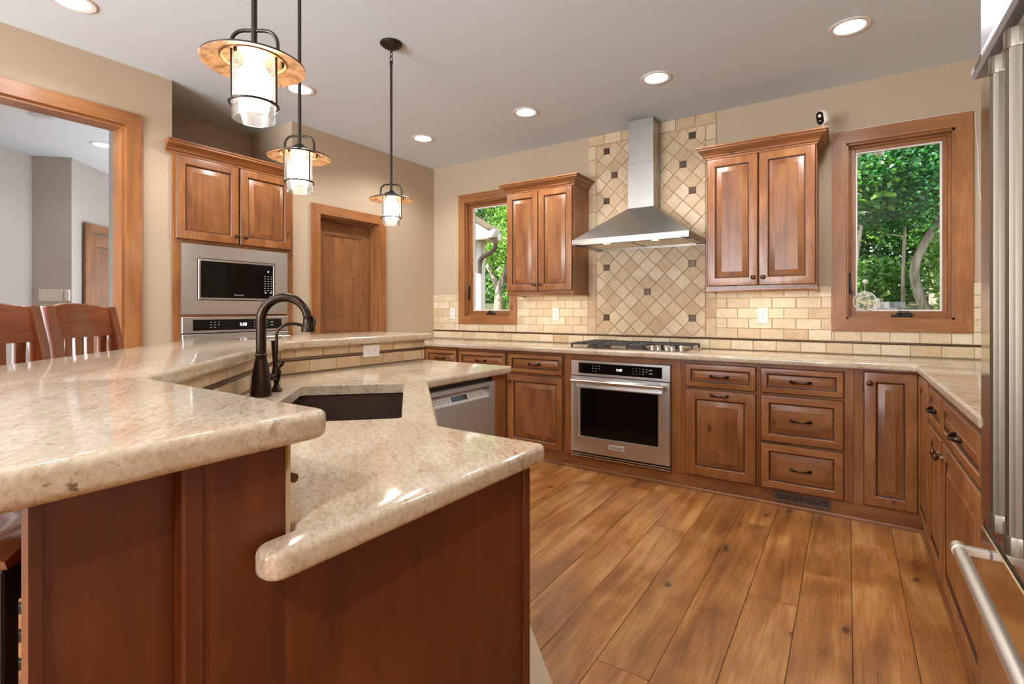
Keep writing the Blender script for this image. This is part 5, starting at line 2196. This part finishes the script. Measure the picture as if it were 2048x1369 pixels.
def leaves(parent, blobs, n, size, mat, seed, name='foliage'):
    rg = np.random.default_rng(seed)
    w = np.array([b[3] * b[4] * b[5] for b in blobs], float) ** 0.8
    w /= w.sum()
    idx = rg.choice(len(blobs), n, p=w)
    B = np.array(blobs, float)[idx]
    d = rg.normal(size=(n, 3))
    d /= np.linalg.norm(d, axis=1)[:, None]
    r = rg.random(n) ** 0.45
    # clumps: pull leaves toward random spray centres
    c = B[:, :3] + d * B[:, 3:] * r[:, None]
    c += rg.normal(size=(n, 3)) * 0.03
    nrm = rg.normal(size=(n, 3)) * 0.6 + np.array([0, -0.35, 0.75])
    nrm /= np.linalg.norm(nrm, axis=1)[:, None]
    t0 = rg.normal(size=(n, 3))
    t0 -= nrm * (t0 * nrm).sum(1)[:, None]
    t0 /= np.linalg.norm(t0, axis=1)[:, None]
    t1 = np.cross(nrm, t0)
    s = size * (0.55 + 0.9 * rg.random(n))[:, None]
    base = np.stack([c - t0 * s * 0.62, c - t0 * s * 0.1 + t1 * s * 0.40 + nrm * s * 0.08, c + t0 * s * 0.70, c - t0 * s * 0.1 - t1 * s * 0.40 + nrm * s * 0.08], 1).reshape(-1, 3)
    me = bpy.data.meshes.new(name)
    me.vertices.add(4 * n)
    me.vertices.foreach_set('co', base.ravel().astype(np.float32))
    me.loops.add(6 * n)
    tri = (np.arange(n)[:, None] * 4 + np.array([0, 1, 2, 0, 2, 3])[None]).ravel()
    me.loops.foreach_set('vertex_index', tri.astype(np.int32))
    me.polygons.add(2 * n)
    me.polygons.foreach_set('loop_start', (np.arange(2 * n) * 3).astype(np.int32))
    me.update(calc_edges=True)
    me.validate()
    me.materials.append(mat)
    o = bpy.data.objects.new(name, me)
    COL.objects.link(o)
    o.parent = parent
    return o


def tree(label, base, trunk, rad, blobs, n, size, mat, seed, bk='bark', branches=(), group='trees outside the windows', name='tree', cat='tree'):
    x, y = base
    z = gz(x, y)
    t = thing(name, label, cat, (x, y, z - 0.05), 0, group)
    if trunk:
        mb = MB()
        mb.tube(smooth_path([(a - x, b - y, c - z + 0.05) for a, b, c in trunk], 5), [rad * (1 - 0.55 * i / (5 * (len(trunk) - 1))) for i in range(5 * (len(trunk) - 1) + 1)], 12)
        for br in branches:
            m_ = len(br) - 1
            mb.tube(smooth_path([(a - x, b - y, c - z + 0.05) for a, b, c in br], 4), [rad * 0.5 * (1 - 0.7 * i / (4 * m_)) for i in range(4 * m_ + 1)], 8)
        mb.build('trunk', M[bk], t)
    if blobs:
        leaves(t, [(a - x, b - y, c - z + 0.05, p, q, r_) for a, b, c, p, q, r_ in blobs], n, size, M[mat], seed)
    return t


# seen through the right window
tree('leaning grey-trunked tree at the right of the window view', (0.97, 9.0), [(0.97, 9.0, 1.0), (0.80, 9.0, 1.55), (0.80, 9.0, 1.9), (1.0, 9.0, 2.4), (1.15, 9.0, 2.9), (1.3, 9.1, 3.8)], 0.068,
     [(1.15, 8.4, 2.62, 0.62, 0.35, 0.42), (1.3, 8.6, 3.0, 0.9, 0.7, 0.5), (0.2, 8.4, 3.3, 0.9, 0.6, 0.6), (0.7, 8.7, 4.2, 1.4, 0.8, 0.7)], 17000, 0.048, 'leaf1', 1)
tree('slim pale-trunked sapling upright in the middle of the window view', (0.68, 9.4), [(0.68, 9.4, 1.0), (0.69, 9.4, 2.0), (0.72, 9.4, 3.0), (0.76, 9.4, 4.6)], 0.027,
     [(0.3, 9.2, 2.75, 0.8, 0.5, 0.42), (0.9, 9.2, 3.5, 0.9, 0.5, 0.5), (0.1, 9.4, 3.9, 0.8, 0.5, 0.6)], 15000, 0.048, 'leaf1', 2, 'bark2',
     [[(0.70, 9.4, 2.3), (0.45, 9.3, 2.36), (0.30, 9.2, 2.5)], [(0.70, 9.4, 3.2), (0.5, 9.3, 3.5), (0.42, 9.2, 3.8)]])
tree('thin curved pale sapling at the left edge of the right window view', (0.02, 8.6), [(0.02, 8.6, 0.9), (0.03, 8.6, 1.5), (0.10, 8.6, 1.95), (0.16, 8.6, 2.4)], 0.045,
     [(0.15, 8.4, 2.9, 0.5, 0.4, 0.4)], 1500, 0.07, 'leaf2', 3, 'bark2')
tree('tall straight trunk rising at the upper right of the window view', (1.45, 12.2), [(1.45, 12.2, 1.1), (1.44, 12.2, 3.0), (1.48, 12.2, 5.0), (1.5, 12.2, 8.0)], 0.19,
     [(1.6, 12.4, 3.4, 1.8, 1.0, 1.2), (0.2, 12.6, 4.6, 1.8, 1.0, 1.0), (2.0, 12.2, 6.4, 1.8, 1.0, 1.2)], 20000, 0.075, 'leaf2', 4)
tree('dense leafy tree filling the back of the right window view', (-0.6, 13.6), [(-0.6, 13.6, 1.1), (-0.62, 13.6, 4.0), (-0.5, 13.6, 7.0)], 0.16,
     [(-0.2, 13.6, 3.0, 1.8, 1.0, 1.6), (1.5, 14.4, 2.6, 2.0, 1.0, 1.3), (-0.4, 13.8, 5.6, 2.2, 1.2, 1.5)], 26000, 0.08, 'leaf1', 5)
tree('low bright green bush beside the leaning trunk', (1.50, 8.9), None, 0, [(1.45, 8.9, 1.5, 0.5, 0.3, 0.6), (1.3, 9.5, 1.9, 0.5, 0.3, 0.5)], 6000, 0.05, 'leaf3', 6, group='bushes outside the windows', name='bush', cat='bush')
tree('low bright green bush behind the stacked stone slabs', (0.35, 9.9), None, 0, [(0.35, 9.9, 1.65, 0.75, 0.35, 0.42)], 2200, 0.06, 'leaf2', 7, group='bushes outside the windows', name='bush', cat='bush')
# seen through the left window
tree('pale forked trunk in the narrow window view', (-6.55, 9.4), [(-6.55, 9.4, 0.9), (-6.55, 9.4, 1.4), (-6.50, 9.4, 1.75), (-6.30, 9.4, 2.3), (-6.1, 9.4, 3.2)], 0.16,
     [(-6.3, 9.0, 2.6, 1.0, 0.5, 0.42), (-5.7, 9.2, 3.3, 1.0, 0.5, 0.6), (-6.6, 9.2, 4.2, 1.2, 0.7, 0.7), (-6.0, 10.2, 2.2, 1.2, 0.4, 0.8)], 20000, 0.055, 'leaf3', 8, 'bark2',
     [[(-6.55, 9.4, 1.45), (-6.72, 9.4, 1.9), (-6.95, 9.4, 2.4), (-7.1, 9.4, 3.2)]])
tree('tall grey trunk behind the forked one in the narrow window view', (-7.55, 12.2), [(-7.55, 12.2, 0.9), (-7.55, 12.2, 3.0), (-7.5, 12.2, 7.0)], 0.17,
     [(-7.4, 12.4, 3.2, 1.6, 0.8, 1.4), (-6.0, 13.0, 2.6, 1.6, 0.8, 1.2), (-7.8, 12.6, 5.4, 2.0, 1.0, 1.2), (-5.6, 12.8, 4.6, 1.4, 0.8, 1.2)], 22000, 0.075, 'leaf2', 9)
tree('low bright green bush beside the forked trunk in the narrow window view', (-5.75, 9.2), None, 0, [(-5.75, 9.2, 1.5, 0.55, 0.35, 0.65)], 2400, 0.065, 'leaf2', 10, group='bushes outside the windows', name='bush', cat='bush')
# rest of the wood's edge
tree('broad pale-leaved tree far behind the porch in the narrow window view', (-8.6, 14.0), [(-8.6, 14, 1.0), (-8.6, 14, 4.0), (-8.5, 14, 7.0)], 0.18,
     [(-8.4, 13.6, 3.0, 2.2, 1.0, 2.0), (-9.6, 13.8, 5.2, 2.4, 1.0, 1.8), (-7.0, 14.2, 5.6, 2.0, 1.0, 1.8), (-10.8, 14.0, 3.0, 2.0, 1.0, 2.0)], 22000, 0.13, 'leaf2', 13)
tree('broad leafy tree between the two window views', (-3.4, 11.5), [(-3.4, 11.5, 1.0), (-3.4, 11.5, 4.0), (-3.3, 11.5, 7.0)], 0.18,
     [(-3.4, 11.3, 3.2, 1.9, 1.0, 1.6), (-2.4, 12.0, 5.0, 1.8, 1.0, 1.4)], 5000, 0.15, 'leaf2', 11)
tree('tall dark tree to the right of the right window view', (3.6, 13.0), [(3.6, 13, 1.0), (3.6, 13, 4.0), (3.6, 13, 7.0)], 0.2,
     [(3.4, 12.6, 3.4, 1.6, 1.2, 2.2), (3.4, 13.2, 6.2, 1.8, 1.2, 1.4)], 5000, 0.16, 'leaf1', 12)

# stacked stone slabs
rs = random.Random(5)
slabs = [(0.16, 8.15, 0.00, 0.44, 0.09), (0.52, 8.25, 0.0, 0.40, 0.08), (0.30, 8.3, 0.088, 0.46, 0.075), (0.62, 8.35, 0.078, 0.34, 0.06), (0.40, 8.35, 0.160, 0.42, 0.085), (0.26, 8.4, 0.242, 0.30, 0.05)]
gr = gz(0.35, 8.3) + 0.0
names_ = ['broad pale stone slab at the bottom left of the pile outside', 'stone slab at the bottom right of the pile outside', 'long stone slab in the second layer of the pile outside', 'short thin stone slab at the right of the second layer outside', 'thick stone slab in the third layer of the pile outside', 'tilted grey stone slab on top of the pile outside']
for k, ((sx, sy, sz, sl, shh), nm) in enumerate(zip(slabs, names_)):
    mb = MB()
    pol = []
    for i in range(9):
        a = 2 * PI * i / 9
        rr_ = 0.85 + 0.3 * rs.random()
        pol.append((sl / 2 * rr_ * math.cos(a), 0.16 * rr_ * math.sin(a)))
    mb.prism(pol, 0, shh * 0.96)
    o = mb.build('stone_slab', M['rock'], None, (sx, sy, gr + sz - 0.02), rs.uniform(-0.3, 0.3))
    tag(o, nm, 'stone', 'stacked stone slabs outside the right window')

# part of the house's own wing seen through the narrow window
hs = thing('porch_roof', 'corner of a white gabled porch roof on a post outside the narrow window', 'porch roof', (-5.07, 7.2, 0))
mb = MB()
mb.box(-0.52, -0.345, -0.03, 0.10, 0.0, 2.42, c=0.004)
mb.build('corner_post', M['siding'], hs)
mb = MB()
mb.prism([(-3.0, 2.43), (0.03, 2.43), (0.03, 2.56), (-3.0, 4.3)], -0.32, 0.06, lambda a, b, h: (a, h, b))
mb.build('eave_fascia', M['siding'], hs)
mb = MB()
mb.prism([(0.05, 2.565), (0.05, 2.59), (-3.0, 4.345), (-3.0, 4.305)], -0.345, 0.06, lambda a, b, h: (a, h, b))
mb.build('drip_edge', M['gutter'], hs)
mb = MB()
mb.box(-3.0, 0.02, -0.31, 0.12, 2.415, 2.429)
sf = mb.build('soffit', M['soffit'], hs)
mb = MB()
mb.lathe([(0, -0.004), (0.075, -0.004), (0.075, 0.001)], -0.22, -0.18, 2.414, 18)
mb.build('soffit_vent', M['gutter'], sf)
gt = thing('rain_gutter', 'eave gutter with brown S-shaped downspout on the porch roof outside', 'gutter', (-5.07, 7.2, 0))
mb = MB()
mb.prism([(0.032, 2.44), (0.10, 2.44), (0.16, 2.52), (0.17, 2.57), (0.155, 2.57), (0.032, 2.55)], -0.325, -0.18, lambda a, b, h: (a, h, b))
mb.build('gutter_trough', M['siding'], gt)
mb = MB()
P = smooth_path([(0.09, -0.20, 2.45), (0.09, -0.20, 2.34), (0.05, -0.16, 2.27), (-0.12, -0.09, 2.20), (-0.28, -0.075, 2.14), (-0.34, -0.075, 2.04), (-0.345, -0.075, 1.93), (-0.345, -0.075, 1.86)], 5)
mb.tube(P, 0.043, 10)
mb.build('downspout', M['gutter'], gt)

# string light bulbs outside the right window
sl = thing('string_light', 'white string light with round bulbs hung outside the upper left of the right window', 'string light', (0.06, 4.75, 2.42))
mb = MB()
P = smooth_path([(-0.35, 0, 0.02), (-0.12, 0, -0.06), (-0.02, 0, -0.045), (0.144, 0, 0.10), (0.35, 0, 0.30)], 5)
mb.tube(P, 0.004, 6)
for bx, bz in ((-0.023, -0.045), (0.144, 0.10)):
    mb.tube([(bx, 0, bz), (bx, 0, bz - 0.05)], 0.003, 6)
mb.build('cord', M['white'], sl)
for bx, bz in ((-0.023, -0.09), (0.144, 0.05)):
    mb = MB()
    mb.lathe([(0, 0.0), (0.012, 0.0), (0.012, -0.024), (0.026, -0.042), (0.030, -0.060), (0.024, -0.080), (0.0, -0.088)], bx, 0, bz, 16)
    mb.build('bulb', M['white'], sl)

# round glass ornament hung in the right window
so = thing('sun_catcher', 'round mottled glass ornament hung in the lower left of the right window', 'ornament', (0.098, BW + 0.0615, 1.270))
mb = MB()
mb.tube([(0.064 * math.cos(2 * PI * i / 36), 0, 0.064 * math.sin(2 * PI * i / 36)) for i in range(36)], 0.0045, 8, closed=True)
mb.build('rim', M['gasket'], so)
mb = MB()
mb.lathe([(0, 0.0015), (0.0635, 0.0015), (0.0635, -0.0015), (0, -0.0015)], 0, 0, 0, 36, 'y')
mb.build('glass_disc', M['artglass'], so)
mb = MB()
mb.tube([(0, 0, 0.066), (0, 0.005, 0.10), (0, 0.008, 0.132)], 0.001, 6)
mb.lathe([(0, 0.004), (0.006, 0.004), (0.014, -0.004), (0.016, -0.008), (0, -0.0085)], 0, 0.005, 0.136, 16, 'y')
mb.build('suction_cup', M['white'], so)
